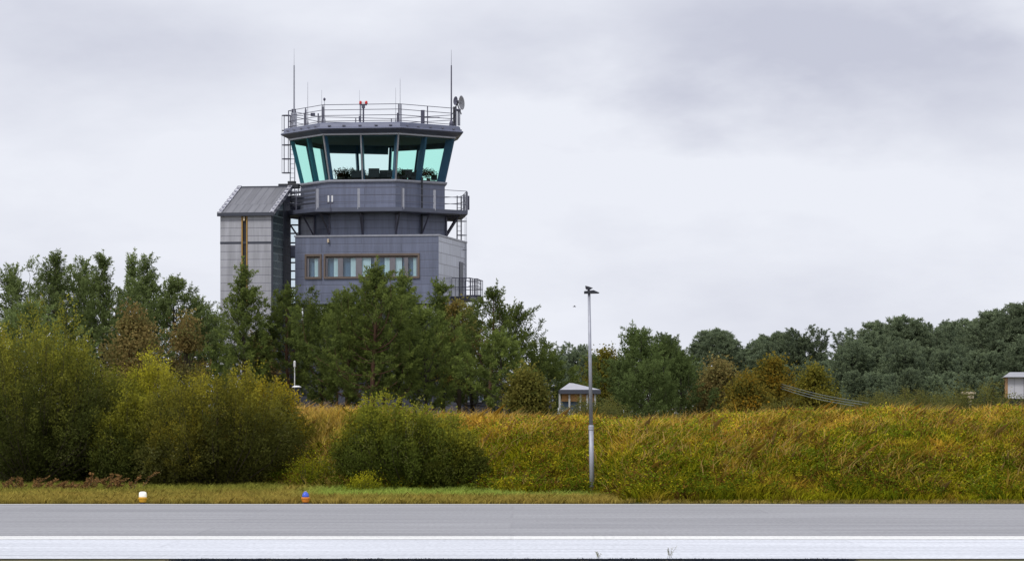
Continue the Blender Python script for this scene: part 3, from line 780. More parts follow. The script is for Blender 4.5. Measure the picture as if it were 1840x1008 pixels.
# ------------------------------------------------------------------ control tower
TL = (-7.85, 203.0, 2.0)
tower = empty('control_tower', TL, 'slate blue control tower with teal glass cab, balcony, roof antennas and pale stair tower', 'control tower')
def T_(mb, name, mat, parent=None, **kw):
    return shifted(mb, TL).build(name, M[mat], parent or tower, **kw)
a10 = math.radians(10)
K0 = (-4.12, 198.0)
def B(u, v, z): return (K0[0]-u*math.cos(a10)+v*math.sin(a10), K0[1]+u*math.sin(a10)+v*math.cos(a10), z)
CX, CY = -7.85, 203.0
TH0 = math.radians(-8.5)
def hept(R, z, n=7):
    out = []
    for k in range(n):
        # face normals at -13deg (+51.4k) measured from the camera-facing direction; corners half a step off
        a = TH0 + (k+0.5)*2*math.pi/n
        out.append((CX+R*math.sin(a), CY-R*math.cos(a), z))
    return out
def lerp3(a, b, t): return tuple(a[i]+(b[i]-a[i])*t for i in range(3))

# --- main block with window openings
Wd = 8.27; Dp = 8.36; ZB, ZT = 9.69, 13.47
def uofpx(px):   # u on the front plane of the block seen at this pixel column
    q = (px-920)/F; return -(K0[0]-q*K0[1])/(-math.cos(a10)-q*math.sin(a10))
wins = [(551, 575, 463, 493), (585, 751, 460, 497)]
mb = MB(B)
us = sorted([(uofpx(b), uofpx(a), PZ(d_, 198.8), PZ(c_, 198.8)) for (a, b, c_, d_) in wins])
wz0 = min(w[2] for w in us); wz1 = max(w[3] for w in us)
T_pl = 0.35
mb.box(0, Wd, 0, T_pl, ZB, wz0); mb.box(0, Wd, 0, T_pl, wz1, ZT)
edges = [0] + [e for w in us for e in (w[0], w[1])] + [Wd]
for i in range(0, len(edges), 2): mb.box(edges[i], edges[i+1], 0, T_pl, wz0, wz1)
mb.box(Wd-0.3, Wd, T_pl, Dp, ZB, ZT); mb.box(0, Wd-0.3, Dp-0.3, Dp, ZB, ZT)
mb.box(0.3, Wd-0.3, T_pl, Dp-0.3, ZB, ZB+0.2); mb.box(0.3, Wd-0.3, T_pl, Dp-0.3, ZT-0.35, ZT-0.12)
T_(mb, 'block_wall', 'slate')
mb = MB(B); mb.box(0, 0.3, T_pl, Dp-0.3, ZB, ZT); mb.box(-0.003, 0.0, 0.0, T_pl, ZB, ZT)
T_(mb, 'side_wall', 'sideclad')
mb = MB(B)
mb.box(-0.05, Wd+0.05, -0.05, 0.4, ZT, ZT+0.09); mb.box(-0.05, 0.4, 0.4, Dp+.05, ZT, ZT+0.09); mb.box(Wd-.4, Wd+.05, .4, Dp+.05, ZT, ZT+.09)
T_(mb, 'parapet_coping', 'steel')
mb = MB(B); mb.box(0.35, Wd-0.35, 3.0, 3.1, ZB+.2, ZT-.35); T_(mb, 'interior_wall', 'room')
# windows
def window(u0, u1, z0, z1, panes, label=None):
    fr = MB(B); fw = 0.10
    fr.box(u0-fw, u1+fw, -0.06, 0.02, z1, z1+0.13); fr.box(u0-fw, u1+fw, -0.09, 0.02, z0-0.12, z0)
    fr.box(u0-fw, u0, -0.06, 0.02, z0, z1); fr.box(u1, u1+fw, -0.06, 0.02, z0, z1)
    fr.box(u0, u1, 0.05, 0.30, z1-0.10, z1-0.003)
    w = T_(fr, 'window', 'bronze', label=label)
    ps = sorted(panes); cur = u0+.003
    for (a, b) in ps:
        if a > cur: T_(MB(B).box(cur, a, 0.04, 0.14, z0+.003, z1-0.1), 'mullion', 'window_mullion', w)
        cur = b
    if u1 > cur: T_(MB(B).box(cur, u1-.003, 0.04, 0.14, z0+.003, z1-0.1), 'mullion', 'window_mullion', w)
    for (a, b) in ps:
        pn = MB(B); pn.box(a, b, 0.09, 0.105, z0+.01, z1-.1); T_(pn, 'pane', 'winglass', w)
        bk = MB(B); bk.box(a-.03, b+.03, .24, .26, z0, z1); T_(bk, 'room_backing', 'room', w)
        cu = MB(B)
        wv = [a+(b-a)*x for x in ((0.0, 0.42) if random.random() < .5 else (0.30, 1.0))]
        n = 8
        for i in range(n):
            x0 = wv[0]+(wv[1]-wv[0])*i/n; x1 = wv[0]+(wv[1]-wv[0])*(i+1)/n; y0 = 0.13+.03*(i % 2); y1 = 0.13+.03*((i+1) % 2)
            cu.add([(x0, y0, z0), (x1, y1, z0), (x1, y1, z1), (x0, y0, z1)], [(0,1,2,3)])
        T_(cu, 'curtain', 'curtain', w)
z0, z1 = PZ(490, 198.8), PZ(466, 198.8)
u0, u1 = uofpx(574), uofpx(552)
# fit the frame to the opening
(wa, wb) = us
window(wb[0], wb[1], wz0, wz1, [(wb[0]+.12, wb[1]-.12)], 'small square brown-framed window')
pp = [(588,607),(616,639),(650,672),(677,700),(710,726),(733,748)]
window(wa[0], wa[1], wz0, wz1, [(uofpx(b), uofpx(a)) for (a, b) in pp], 'long brown-framed band of six panes')

# --- lower storeys
mb = MB(B); mb.box(0.35, Wd-.35, 0.5, Dp-.4, 8.75, ZB); T_(mb, 'recessed_storey', 'slate_dark_shaded')
for px0, px1 in ((566, 583), (588, 606), (612, 630), (728, 741), (756, 768), (772, 782)):
    mb = MB(B); mb.box(uofpx(px1), uofpx(px0), 0.42, 0.5, 8.9, ZB-.12); T_(mb, 'white_panel', 'whitepaint')
mb = MB(B); mb.box(0.2, Wd-.2, .2, Dp-.2, 1.5, 8.75); T_(mb, 'base_wall', 'slate_dark_shaded')  # shade on the base put into the colour by the darker slate

# --- drum and cab wall
mb = MB(); r0 = hept(4.36, ZT-.5); r1 = hept(4.36, 15.0); mb.ring([r0, r1]); T_(mb, 'drum_wall', 'slate')
mb = MB(); mb.ring([hept(4.31, 15.0), hept(4.31, 16.62)]); 
T_(mb, 'cab_wall', 'slate')
mb = MB(); mb.ring([hept(4.0,16.55), hept(4.42, 16.55), hept(4.46, 16.62), hept(4.46, 16.70), hept(4.0, 16.70)]); T_(mb, 'sill', 'steel')
mb = MB(); mb.add(hept(4.3, 16.3), [tuple(range(7))]); T_(mb, 'cab_floor', 'dark')
# balcony
RB = 5.72
bal = MB(); bal.ring([hept(4.3, 15.02), hept(4.3, 14.80), hept(RB-.05, 14.80), hept(RB, 14.84), hept(RB, 15.06), hept(4.3, 15.06)])
deck = T_(bal, 'balcony_deck', 'soffit')
def railing(rad, z0, h, rails, post_every, name, parent, mat='steel', skip=(), pr=0.028, rr=0.018, kick=False):
    mb = MB(); c = hept(rad, z0)
    for k in range(7):
        a, b = c[k], c[(k+1) % 7]
        if k in skip: continue
        for f in rails: mb.tube([(a[0], a[1], z0+h*f), (b[0], b[1], z0+h*f)], rr, 6)
        n = post_every
        for i in range(n):
            p = lerp3(a, b, i/n); mb.tube([p, (p[0], p[1], z0+h)], pr, 6)
    return T_(mb, name, mat, parent)
railing(RB-.06, 15.06, 1.1, (0.3, .65, 1.0), 2, 'railing', deck, mat='railslate', pr=.03, rr=.017)
mb = MB(); c = hept(RB-.06, 15.06)
for k in (0, 6, 1):
    a, b = c[k], c[(k+1) % 7]
    for t in (0.02, 0.5):
        p = lerp3(a, b, t); mb = MB(); mb.box(p[0]-.07, p[0]+.07, p[1]-.05, p[1]+.02, 14.95, 16.12); T_(mb, 'rail_post', 'steel', deck)
c = hept(RB-.06, 15.06); mb = MB()
for f_ in (.22, .45, .68, .92):
    a_, b_ = lerp3(c[5], c[6], .35), c[6]
    mb.add([(a_[0],a_[1],15.06+f_), (b_[0],b_[1],15.06+f_), (b_[0],b_[1],15.19+f_), (a_[0],a_[1],15.19+f_), (a_[0],a_[1]+.03,15.06+f_), (b_[0],b_[1]+.03,15.06+f_), (b_[0],b_[1]+.03,15.19+f_), (a_[0],a_[1]+.03,15.19+f_)], [(0,1,2,3),(7,6,5,4),(0,4,5,1),(1,5,6,2),(2,6,7,3),(3,7,4,0)])
T_(mb, 'slat_screen', 'darkframe', deck)
# braces
co = hept(4.4, 13.6); ci = hept(RB-.5, 14.8)
for k in range(7):
    for t in (0.0, 0.5):
        a = lerp3(co[k], co[(k+1) % 7], t); b = lerp3(ci[k], ci[(k+1) % 7], t)
        mb = MB(); mb.tube([a, b], .05, 6); mb.tube([(a[0], a[1], 13.55), (a[0], a[1], 14.8)], .055, 6); mb.tube([(a[0], a[1], 14.74), (b[0], b[1], 14.74)], .045, 6)
        T_(mb, 'brace', 'steeldark', deck)

# --- glazing
RW0, RW1, ZW0, ZW1 = 4.33, 4.93, 16.70, 19.22
g0 = hept(RW0, ZW0); g1 = hept(RW1, ZW1)
i0 = hept(RW0-.42, ZW0); i1 = hept(RW1-.42, ZW1)
cxv = Vector((CX, CY, 0))
for k in range(7):
    for h in (0, 1):
        a0 = lerp3(g0[k], g0[(k+1) % 7], h*.5); b0 = lerp3(g0[k], g0[(k+1) % 7], h*.5+.5)
        a1 = lerp3(g1[k], g1[(k+1) % 7], h*.5); b1_ = lerp3(g1[k], g1[(k+1) % 7], h*.5+.5)
        mb = MB(); mb.add([a0, b0, b1_, a1], [(0,1,2,3)])
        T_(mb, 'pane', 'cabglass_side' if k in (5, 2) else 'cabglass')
        # mullion at a
        out = (Vector((a0[0], a0[1], 0))-cxv).normalized()
        ins = Vector((-out.y, out.x, 0))
        w = .07; dp = (.50 if h == 0 else .36) if k in (0, 1, 6) and (k, h) != (6, 0) else .24
        def pt(base, o, s): return (base[0]+out.x*o+ins.x*s, base[1]+out.y*o+ins.y*s, base[2])
        mb = MB(); mb.add([pt(a0,-dp,-w), pt(a0,-.01,-w), pt(a0,-.01,w), pt(a0,-dp,w), pt(a1,-dp,-w), pt(a1,-.01,-w), pt(a1,-.01,w), pt(a1,-dp,w)],
               [(0,1,2,3),(4,5,6,7),(0,1,5,4),(1,2,6,5),(2,3,7,6),(3,0,4,7)])
        m_ = T_(mb, 'mullion', 'navy')
        if (k, h) not in ((0, 0), (6, 0), (6, 1), (3, 0), (4, 0), (2, 1)): continue
        w2 = .04; mb = MB(); mb.add([pt(a0,.005,-w2), pt(a0,.07,-w2), pt(a0,.07,w2), pt(a0,.005,w2), pt(a1,.005,-w2), pt(a1,.07,-w2), pt(a1,.07,w2), pt(a1,.005,w2)],
               [(0,1,2,3),(4,5,6,7),(0,1,5,4),(1,2,6,5),(2,3,7,6),(3,0,4,7)])
        T_(mb, 'mullion_cap', 'mullion', m_)
# ceiling, blinds, roof
mb = MB(); mb.ring([hept(4.92, 19.25), hept(4.6, 19.23), hept(2.2, 19.2), hept(0.1, 19.2)]); T_(mb, 'cab_ceiling', 'ceiling')
for k in range(7):
    lo = {0: 19.10, 1: 19.12, 6: 19.12, 5: 19.13, 2: 18.92, 3: 18.74, 4: 18.95}[k]
    f = (lo-ZW0)/(ZW1-ZW0); Rlo = (RW0-.22)+(RW1-RW0)*f; e = .03
    a0, b0 = hept(Rlo, lo)[k], hept(Rlo, lo)[(k+1) % 7]; a1, b1_ = hept(RW1-.2, 19.24)[k], hept(RW1-.2, 19.24)[(k+1) % 7]
    mb = MB(); mb.add([lerp3(a0,b0,e), lerp3(a0,b0,1-e), lerp3(a1,b1_,1-e), lerp3(a1,b1_,e)], [(0,1,2,3)]); T_(mb, 'blind', 'blind')
mb = MB(); mb.ring([hept(4.90, 19.26), hept(5.0, 19.27), hept(5.42, 19.47), hept(5.46, 19.53), hept(5.42, 19.58), hept(5.30, 19.62), hept(5.24, 19.82), hept(5.18, 19.87), hept(5.05, 19.87), hept(5.03, 19.80), hept(0.05, 19.84)])
roof = T_(mb, 'roof', 'fascia')
mb = MB(); c = hept(5.31, 19.60)
for k in range(7):
    for t in (.12, .3, .5, .7, .88):
        p = lerp3(c[k], c[(k+1) % 7], t); mb.box(p[0]-.08, p[0]+.08, p[1]-.05, p[1]+.02, 19.66, 19.72)
T_(mb, 'fascia_clip', 'railslate', roof)
mb = MB(); mb.ring([hept(4.93, 19.16), hept(4.99, 19.18), hept(4.99, 19.265), hept(4.93, 19.265)]); T_(mb, 'window_head', 'mullion', roof)
railing(5.0, 19.84, 1.05, (0.12, .42, .72, 1.0), 2, 'railing', roof, mat='steeldark', pr=.03, rr=.018)

# --- consoles and plants inside the cab (standing on the cab desk)
mb = MB(); mb.ring([hept(3.95, 16.78), hept(3.0, 16.78), hept(3.0, 16.3), hept(3.9, 16.3)]); T_(mb, 'control_desk', 'dark')
rq = random.Random(5)
for i in range(15):
    px = 612+i*9.6+rq.uniform(-2, 2); dd = 201.6+rq.uniform(-.6, .9); w_ = rq.uniform(.24, .5); h_ = rq.uniform(.22, .46)
    mb = MB(); x = PX(px, dd); mb.box(x-w_/2, x+w_/2, dd-.12, dd+.12, 16.78, 16.78+h_); mb.box(x-w_*.3, x+w_*.2, dd-.08, dd+.08, 16.78+h_, 16.78+h_+.05)
    T_(mb, 'console', 'dark' if i % 3 else 'bronze', bevel=.02)
def dpos(px, dd):   # position inside the cab seen in column px at depth dd
    return (PX(px, dd), dd)
mons = [(640, 201.0, .55, .42), (672, 200.6, .62, .52), (690, 201.2, .5, .46), (703, 200.7, .5, .40), (731, 201.2, .62, .50), (744, 201.6, .42, .38), (622, 202.4, .5, .35), (780, 203.0, .35, .32)]
lm = ['monitor behind the left pane of the front face, left of centre', 'tallest monitor in the cab, behind the middle front pane', 'narrow monitor just right of the tallest one', 'monitor next to the front mullion right of centre',
      'broad monitor behind the first pane right of the front corner', 'small monitor to the right of the broad one', 'low monitor farthest left on the cab desk', 'small monitor near the rightmost pane of the cab']
for (px, dd, w, h), lab in zip(mons, lm):
    x, y = dpos(px, dd); root = empty('monitor', (x, y, 16.8)); 
    mb = MB(); mb.box(-w/2, w/2, -.03, .03, .12, .12+h); mb.build('screen', M['dark'], root, bevel=.012)
    mb = MB(); mb.tube([(0, .03, .02), (0, .05, .2)], .025, 6); mb.lathe(0, .03, [(.13, 0), (.13, .02), (.03, .03)], 10); mb.build('stand', M['dark'], root)
    tag(root, lab, 'monitor', 'monitors on the cab desk')
pls = [(613, 201.6, .48), (629, 201.5, .55), (650, 202.0, .42), (714, 201.0, .38), (757, 202.0, .5), (770, 202.6, .55)]
lp = ['leafy pot plant at the far left of the cab desk', 'taller pot plant in the left front pane of the cab', 'small pot plant beside the tallest monitor', 'small pot plant at the front corner mullion',
      'reddish pot plant left of the right-hand mullion in the cab', 'pot plant in the rightmost front pane of the cab']
for i, ((px, dd, h), lab) in enumerate(zip(pls, lp)):
    x, y = dpos(px, dd); root = empty('potted_plant', (x, y, 16.8)); r = np.random.default_rng(i)
    mb = MB(); mb.lathe(0, 0, [(.09, 0), (.13, .2), (.14, .2), (.12, .19)], 12); mb.build('pot', M['bronze'], root)
    P = r.normal(size=(420, 3))*np.array([.19, .19, .12]); P[:, 2] += .15+h*.6
    P[:, :2] *= 1.25; fast_mesh('leaves', leaf_quads(P, r.normal(size=P.shape), .11, .05, r), 4, M['leaves'], root, tint=np.repeat(np.array([[.03,.045,.015]] if i % 2 else [[.09,.03,.015]])*r.uniform(.5, 1.5, (420, 1)), 4, 0))
    tag(root, lab, 'potted plant', 'pot plants on the cab desk')

# --- antennas on the roof
ZR = 19.84
def whip(px, ytop, d, zb, r, lower=None, label=None, base=True, mat='steel'):
    x = PX(px, d); zt = PZ(ytop, d); mb = MB()
    if lower: zm = PZ(lower, d); mb.tube([(x, d, zb), (x, d, zm)], [r, r*.75], 8); mb.tube([(x, d, zm), (x, d, zt)], [.012, .006], 6)
    else: mb.tube([(x, d, zb), (x, d, zt)], [r, r*.4], 6)
    if base: mb.lathe(x, d, [(r*2.4, zb), (r*2.4, zb+.25), (r*1.2, zb+.4)], 10)
    o = T_(mb, 'antenna', mat, label=label); return o
whip(528.5, 88, 203.0, ZR, .055, 118, 'tall grey mast antenna at the left corner of the roof')
whip(811, 90, 201.5, ZR, .05, 118, 'tall dark mast antenna at the right corner of the roof', mat='steeldark')
whip(553, 148, 201, ZR, .02, None, 'thin whip antenna right of the left mast')
whip(578, 162, 200.5, ZR, .016)
whip(646, 162, 200.0, ZR, .014, None, 'faint whip just left of the red lamps')
whip(711, 158, 200, ZR, .016)
whip(719, 142, 199.5, ZR, .02, None, 'thin whip antenna on the post at the front corner')
whip(583, 180, 200, ZR, .03, None, 'short stub antenna with a knob')
mb = MB(); mb.lathe(PX(583,200), 200, [(.02, PZ(182,200)), (.07, PZ(180,200)), (.07, PZ(178,200)), (.02, PZ(176,200))], 8); T_(mb, 'sensor', 'steeldark')
def bx(px0, px1, py0, py1, d, dep, name, mat, bevel=.02, **kw):
    mb = MB(); mb.box(PX(px0, d), PX(px1, d), d, d+dep, PZ(py1, d), PZ(py0, d)); return T_(mb, name, mat, bevel=bevel, **kw)
bx(522.5, 533, 203, 233, 203, .3, 'mast_cabinet', 'steel')
bx(524, 531.5, 196, 203, 203.05, .2, 'mast_cabinet', 'steeldark')
bx(547.5, 551, 197, 229, 201.2, .1, 'post', 'steel'); bx(578.5, 582, 192, 226, 200.4, .1, 'post', 'steeldark')
bx(558, 566, 203, 209, 200.8, .2, 'equipment_box', 'steeldark'); bx(570.5, 573, 204, 226, 200.6, .1, 'post', 'steeldark')
bx(717.5, 721.8, 187, 223, 199.3, .12, 'post', 'steel'); bx(756, 763, 198, 222, 200.6, .15, 'equipment_box', 'steeldark'); bx(763, 790, 210.5, 212.3, 200.7, .06, 'boom', 'steeldark')
bx(713, 716, 203, 222, 199.6, .1, 'post', 'steeldark'); bx(644.5, 648.5, 209, 217, 199.9, .15, 'equipment_box', 'steeldark')
bx(814, 820.5, 192, 226, 202.2, .25, 'mast_cabinet', 'dark'); bx(822, 827, 198, 226, 202.4, .15, 'post', 'steel')
bx(818, 828, 196, 200, 202.3, .1, 'boom', 'steeldark')
# obstruction lights
d = 200.0
mb = MB(); x = PX(653, d); mb.tube([(x, d, ZR), (x, d, PZ(194, d))], .05, 8); mb.box(x-.09, x+.09, d-.08, d+.08, PZ(195, d), PZ(190, d)); mb.box(x-.2, x+.2, d-.04, d+.04, PZ(190, d), PZ(188.5, d))
ob = T_(mb, 'obstruction_light', 'steeldark', label='pair of red obstruction lamps on a short post')
for dx in (-5.2, 5.2):
    mb = MB(); mb.lathe(x+dx*.0316, d, [(.05, PZ(188.5, d)), (.075, PZ(187.5, d)), (.075, PZ(183.5, d)), (.04, PZ(181.8, d))], 12); T_(mb, 'lamp', 'red', ob, smooth=True)
mb = MB(); mb.box(x-.08, x+.08, d-.05, d+.05, PZ(188.4, d), PZ(183.5, d)); T_(mb, 'reflector', 'whitepaint', ob)
# dishes
def dish(px, py, rpx, d, yaw, label, mat='steel'):
    cx, cz = PX(px, d), PZ(py, d); R = rpx*d/F; mb = MB(); n = 20; yw = math.radians(yaw); dv = Vector((math.sin(yw), -math.cos(yw), .05)).normalized()
    a = dv.cross(Vector((0,0,1))).normalized(); c = dv.cross(a); vs = []; fs = []
    prof_ = [(0.02, -.22), (.5, -.17), (.85, -.06), (1, 0), (.98, .02), (.8, -.03), (.4, -.13), (.02, -.16)]
    for rr, oo in prof_:
        for k in range(n):
            t = 6.2832*k/n; p = Vector((cx, d, cz))+a*math.cos(t)*R*rr+c*math.sin(t)*R*rr+dv*oo*R*1.6; vs.append(tuple(p))
    for i in range(len(prof_)-1):
        for k in range(n): fs.append((i*n+k, i*n+(k+1) % n, (i+1)*n+(k+1) % n, (i+1)*n+k))
    mb.add(vs, fs); mb.tube([(cx, d, cz), tuple(Vector((cx, d, cz))-dv*R*.7)], .04, 6); mb.tube([tuple(Vector((cx, d, cz))-dv*R*.7), (cx-.02, d+.05, cz-R*1.6)], .035, 6)
    T_(mb, 'dish_antenna', mat, smooth=True, label=label)
dish(829.5, 185, 13, 202.6, 68, 'larger round dish seen almost edge-on', 'greypanel')
dish(818.5, 181.5, 8, 202.5, 300, 'smaller dark dish', 'steeldark')

# --- cage ladder on the left of the cab
d = 203.2
mb = MB()
for px in (521.5, 529.5): mb.tube([(PX(px, d), d, 15.9), (PX(px, d), d, PZ(208, d))], .032, 6)
for i in range(22):
    z = 16.0+i*.27; 
    if z < PZ(210, d): mb.tube([(PX(521.5, d), d, z), (PX(529.5, d), d, z)], .014, 5)
lad = T_(mb, 'ladder', 'steel', label='caged ladder up to the roof')
mb = MB()
def hoop(mb, x0, y0, r, z, a0=0, a1=2*math.pi, n=12, rr=.022):
    mb.tube([(x0+r*math.cos(a0+(a1-a0)*i/n), y0+r*math.sin(a0+(a1-a0)*i/n), z) for i in range(n+1)], rr, 5, cap=False)
hx = PX(514.5, d)
for y in (208, 235, 261, 286, 311): hoop(mb, hx, d, .25, PZ(y, d), rr=.028)
for a in (0, 1.05, 2.1, 3.14, 4.2, 5.2): mb.tube([(hx+.25*math.cos(a), d+.25*math.sin(a), PZ(311, d)), (hx+.25*math.cos(a), d+.25*math.sin(a), PZ(208, d))], .012, 5)
for y in (235, 286): mb.tube([(hx+.25, d, PZ(y, d)), (PX(529, d), d, PZ(y, d))], .02, 5)
mb.tube([(hx, d, PZ(208, d)), (PX(545, d), d, PZ(208, d))], .02, 5)
T_(mb, 'cage', 'steeldark', lad)

# --- bracket lamps etc. on the front
def onface(px, py, dd, w, h, name, mat, dep=.06, **kw):
    mb = MB(); x = PX(px, dd); z = PZ(py, dd); mb.box(x-w/2, x+w/2, dd-dep, dd, z-h/2, z+h/2); return T_(mb, name, mat, bevel=.01, **kw)
# the two white bars on the left part of the cab wall
dfl = 198.6
for px in (590.2, 597.0): onface(px, 357.5, 198.08, .085, .36, 'white_bar', 'whitepaint', dep=.05)
q_ = 198.1; mb = MB(); mb.box(PX(588, q_), PX(599.5, q_), q_-.02, q_+.02, PZ(366.5, q_), PZ(364, q_)); mb.tube([(PX(594, q_), q_, PZ(364, q_)), (PX(594, q_), q_, PZ(380, q_))], .02, 5); T_(mb, 'bar_bracket', 'steeldark')
mb = MB(B); uu = uofpx(590.5); mb.box(uu-.05, uu+.05, -.18, 0, PZ(436, 198.8), PZ(429, 198.8)); T_(mb, 'wall_lamp', 'beige', bevel=.02)
# downpipe
dd = 199.0; c = hept(4.36, 0); a, b = c[0], c[1]
p = lerp3(a, b, .5); mb = MB(); q = (Vector((p[0], p[1], 0))-cxv).normalized()
mb.tube([(p[0]+q.x*.1, p[1]+q.y*.1, 13.5), (p[0]+q.x*.1, p[1]+q.y*.1, 16.9)], .055, 8); T_(mb, 'downpipe', 'dark')
# equipment hung at deck corner, far right
bx(837, 843.5, 352, 377, 203.6, .3, 'equipment_box', 'steeldark'); bx(833.5, 838, 361, 369, 203.5, .15, 'equipment_box', 'steel')

# --- stair tower
KS = (-13.43, 197.5)
def SB(u, v, z): return (KS[0]-u*math.cos(a10)+v*math.sin(a10), KS[1]+u*math.sin(a10)+v*math.cos(a10), z)
WS, DS, ZE, ZRG = 2.99, 4.25, 14.72, 16.36
st_m = MB(SB)
uw0, uw1 = 1.45, 1.73
st_m.box(0, uw0, 0, .2, 1.5, ZE); st_m.box(uw1, WS, 0, .2, 1.5, ZE)
st_m.box(uw0, uw1, 0, .2, 1.5, 9.5); st_m.box(WS-.2, WS, .2, DS, 1.5, ZE)
st_m.add([(WS-.2,.2,ZE),(WS-.2,DS,ZE),(WS-.2,DS,ZRG-.05),(WS,.2,ZE),(WS,DS,ZE),(WS,DS,ZRG-.05)], [(0,1,2),(3,4,5),(0,2,5,3),(1,2,5,4)])
st_m.box(0.2, WS-.2, DS-.2, DS, 1.5, ZRG-.05)
stair = T_(st_m, 'stair_tower', 'lightclad', label='pale grey stair tower with a sloping roof')
mb = MB(SB); mb.box(-.012, WS+.012, -.014, -.001, PZ(438, 197.6), PZ(434, 197.6)); T_(mb, 'dark_band', 'darkframe', stair)
mb = MB(SB); mb.box(uw0-.035, uw0+.035, -.05, .1, 9.5, ZE-.05); mb.box(uw1-.035, uw1+.035, -.05, .1, 9.5, ZE-.05); w = T_(mb, 'slit_window', 'gold', stair)
mb = MB(SB); mb.box(uw0+.035, uw1-.035, .05, .07, 9.5, ZE-.05); T_(mb, 'pane', 'bandglass', w) if False else T_(mb, 'slit_pane', 'dark', stair)
mb = MB(SB); mb.box(1.55, 1.64, -.12, 0, ZE-.42, ZE-.2); T_(mb, 'wall_lamp', 'beige', stair)
# side face: glazed bands and dark column
mb = MB(SB); mb.box(0, .2, .2, 2.6, 1.5, ZE); mb.add([(0,.2,ZE),(0,2.6,ZE),(0,2.6,ZE+.93),(.2,.2,ZE),(.2,2.6,ZE),(.2,2.6,ZE+.93)], [(0,1,2),(3,4,5),(0,2,5,3),(1,2,5,4)])
T_(mb, 'side_glazing', 'bandglass', stair)
mb = MB(SB); mb.box(-.04, .2, 2.6, 3.05, 1.5, ZRG-.55); mb.box(-.03, .06, -.003, .14, 1.5, ZE); T_(mb, 'corner_post', 'darkframe', stair)
mb = MB(SB); mb.box(0, .2, 3.05, DS, 1.5, ZRG-.5); T_(mb, 'rear_glazing', 'slate_dark_shaded', stair)
# roof
def slopez(v): return ZE + (ZRG-ZE)*(v/DS)
mb = MB(SB); e = .1
vs = [(-e,-.15,slopez(-.15)), (WS+e,-.15,slopez(-.15)), (WS+e,DS+.1,slopez(DS+.1)), (-e,DS+.1,slopez(DS+.1))]
mb.add(vs+[(a, b, c+.09) for a, b, c in vs], [(0,1,2,3),(4,5,6,7),(0,1,5,4),(1,2,6,5),(2,3,7,6),(3,0,4,7)])
rf = T_(mb, 'stair_roof', 'roofsheet', stair)
for uu in (-e-.02, WS+e-.22):
    mb = MB(SB); vs = [(uu,-.2,slopez(-.2)-.1), (uu+.24,-.2,slopez(-.2)-.1), (uu+.24,DS+.12,slopez(DS+.12)-.1), (uu,DS+.12,slopez(DS+.12)-.1)]
    mb.add(vs+[(a, b, c+.26) for a, b, c in vs], [(0,1,2,3),(4,5,6,7),(0,1,5,4),(1,2,6,5),(2,3,7,6),(3,0,4,7)]); T_(mb, 'verge_flashing', 'verge', stair)
mb = MB(SB); mb.box(-e-.03, WS+e+.03, -.24, -.14, ZE-.16, ZE+.03); T_(mb, 'gutter', 'darkframe', stair)
mb = MB(SB); mb.box(-e, WS+e, DS-.02, DS+.14, ZRG+.05, ZRG+.16); T_(mb, 'ridge_cap', 'darkframe', stair)
mb = MB(SB); mb.box(-.45, .75, DS+.2, DS+.6, ZRG+.02, ZRG+.3); mb.box(-.25, .2, DS+.2, DS+.5, ZRG+.3, ZRG+.45); T_(mb, 'roof_unit', 'dark', stair, bevel=.03)

# --- link between the two, with sky showing through the glazing
dl = 204.3
def lb(mb, x0, x1, y0, y1, dep=.12, off=0): mb.box(PX(x0, dl), PX(x1, dl), dl+off, dl+off+dep, PZ(y1, dl), PZ(y0, dl)); return mb
mb = MB(); lb(mb, 509, 549, 363, 389, 1.0); lb(mb, 509, 534, 441, 463, 1.0); T_(mb, 'link_wall', 'slate')
mb = MB(); mb.box(PX(506, dl), PX(540, dl), dl+.1, dl+1.1, 1.5, PZ(545, dl)); T_(mb, 'link_base', 'slate_dark_shaded')
mb = MB()
for y in (404.5, 419.5, 436.5, 472, 487, 502, 517, 532): lb(mb, 509, 549 if y < 440 else 534, y-1.3, y+1.3, .1)
for x in (509, 513.5, 521.5): lb(mb, x-.9, x+.9, 389, 545, .1, -.012)
fr = T_(mb, 'link_frame', 'darkframe')
mb = MB(); lb(mb, 513.5, 521.5, 389, 440, .02, .05); lb(mb, 513.5, 523, 463, 545, .02, .05); T_(mb, 'dark_glazing', 'bandglass', fr)
mb = MB(); lb(mb, 521.5, 549, 389, 440, .02, .05); lb(mb, 523, 534, 463, 545, .02, .05); T_(mb, 'pane', 'winglass', fr)
mb = MB(); lb(mb, 500, 562, 355.5, 363.5, 1.6, -1.8); pf = T_(mb, 'link_platform', 'darkframe')
mb = MB()
dq = dl-1.78
for y in (331, 338, 345): mb.tube([(PX(512, dq), dq, PZ(y, dq)), (PX(548, dq), dq, PZ(y, dq))], .02, 5)
for x in (513, 524, 536, 547): mb.tube([(PX(x, dq), dq, PZ(356, dq)), (PX(x, dq), dq, PZ(331, dq))], .028, 5)
mb.tube([(PX(512, dq), dq, PZ(331, dq)), (PX(497, dq), dq-1.5, PZ(352, dq))], .03, 5)
T_(mb, 'railing', 'steel', pf)
mb = MB(); 
for (xa, ya, xb, yb) in ((536, 384, 520, 364), (540, 384, 556, 364)): mb.tube([(PX(xa, dq), dq+.4, PZ(ya, dq)), (PX(xb, dq), dq+.2, PZ(yb, dq))], .05, 5)
T_(mb, 'brace', 'steeldark', pf)
mb = MB(); x = PX(524, 202.3); mb.lathe(x, 202.3, [(.09, PZ(366, 202.3)), (.17, PZ(365.4, 202.3)), (.16, PZ(363.7, 202.3)), (.1, PZ(363.2, 202.3))], 12); T_(mb, 'deck_lamp', 'whitepaint', pf)

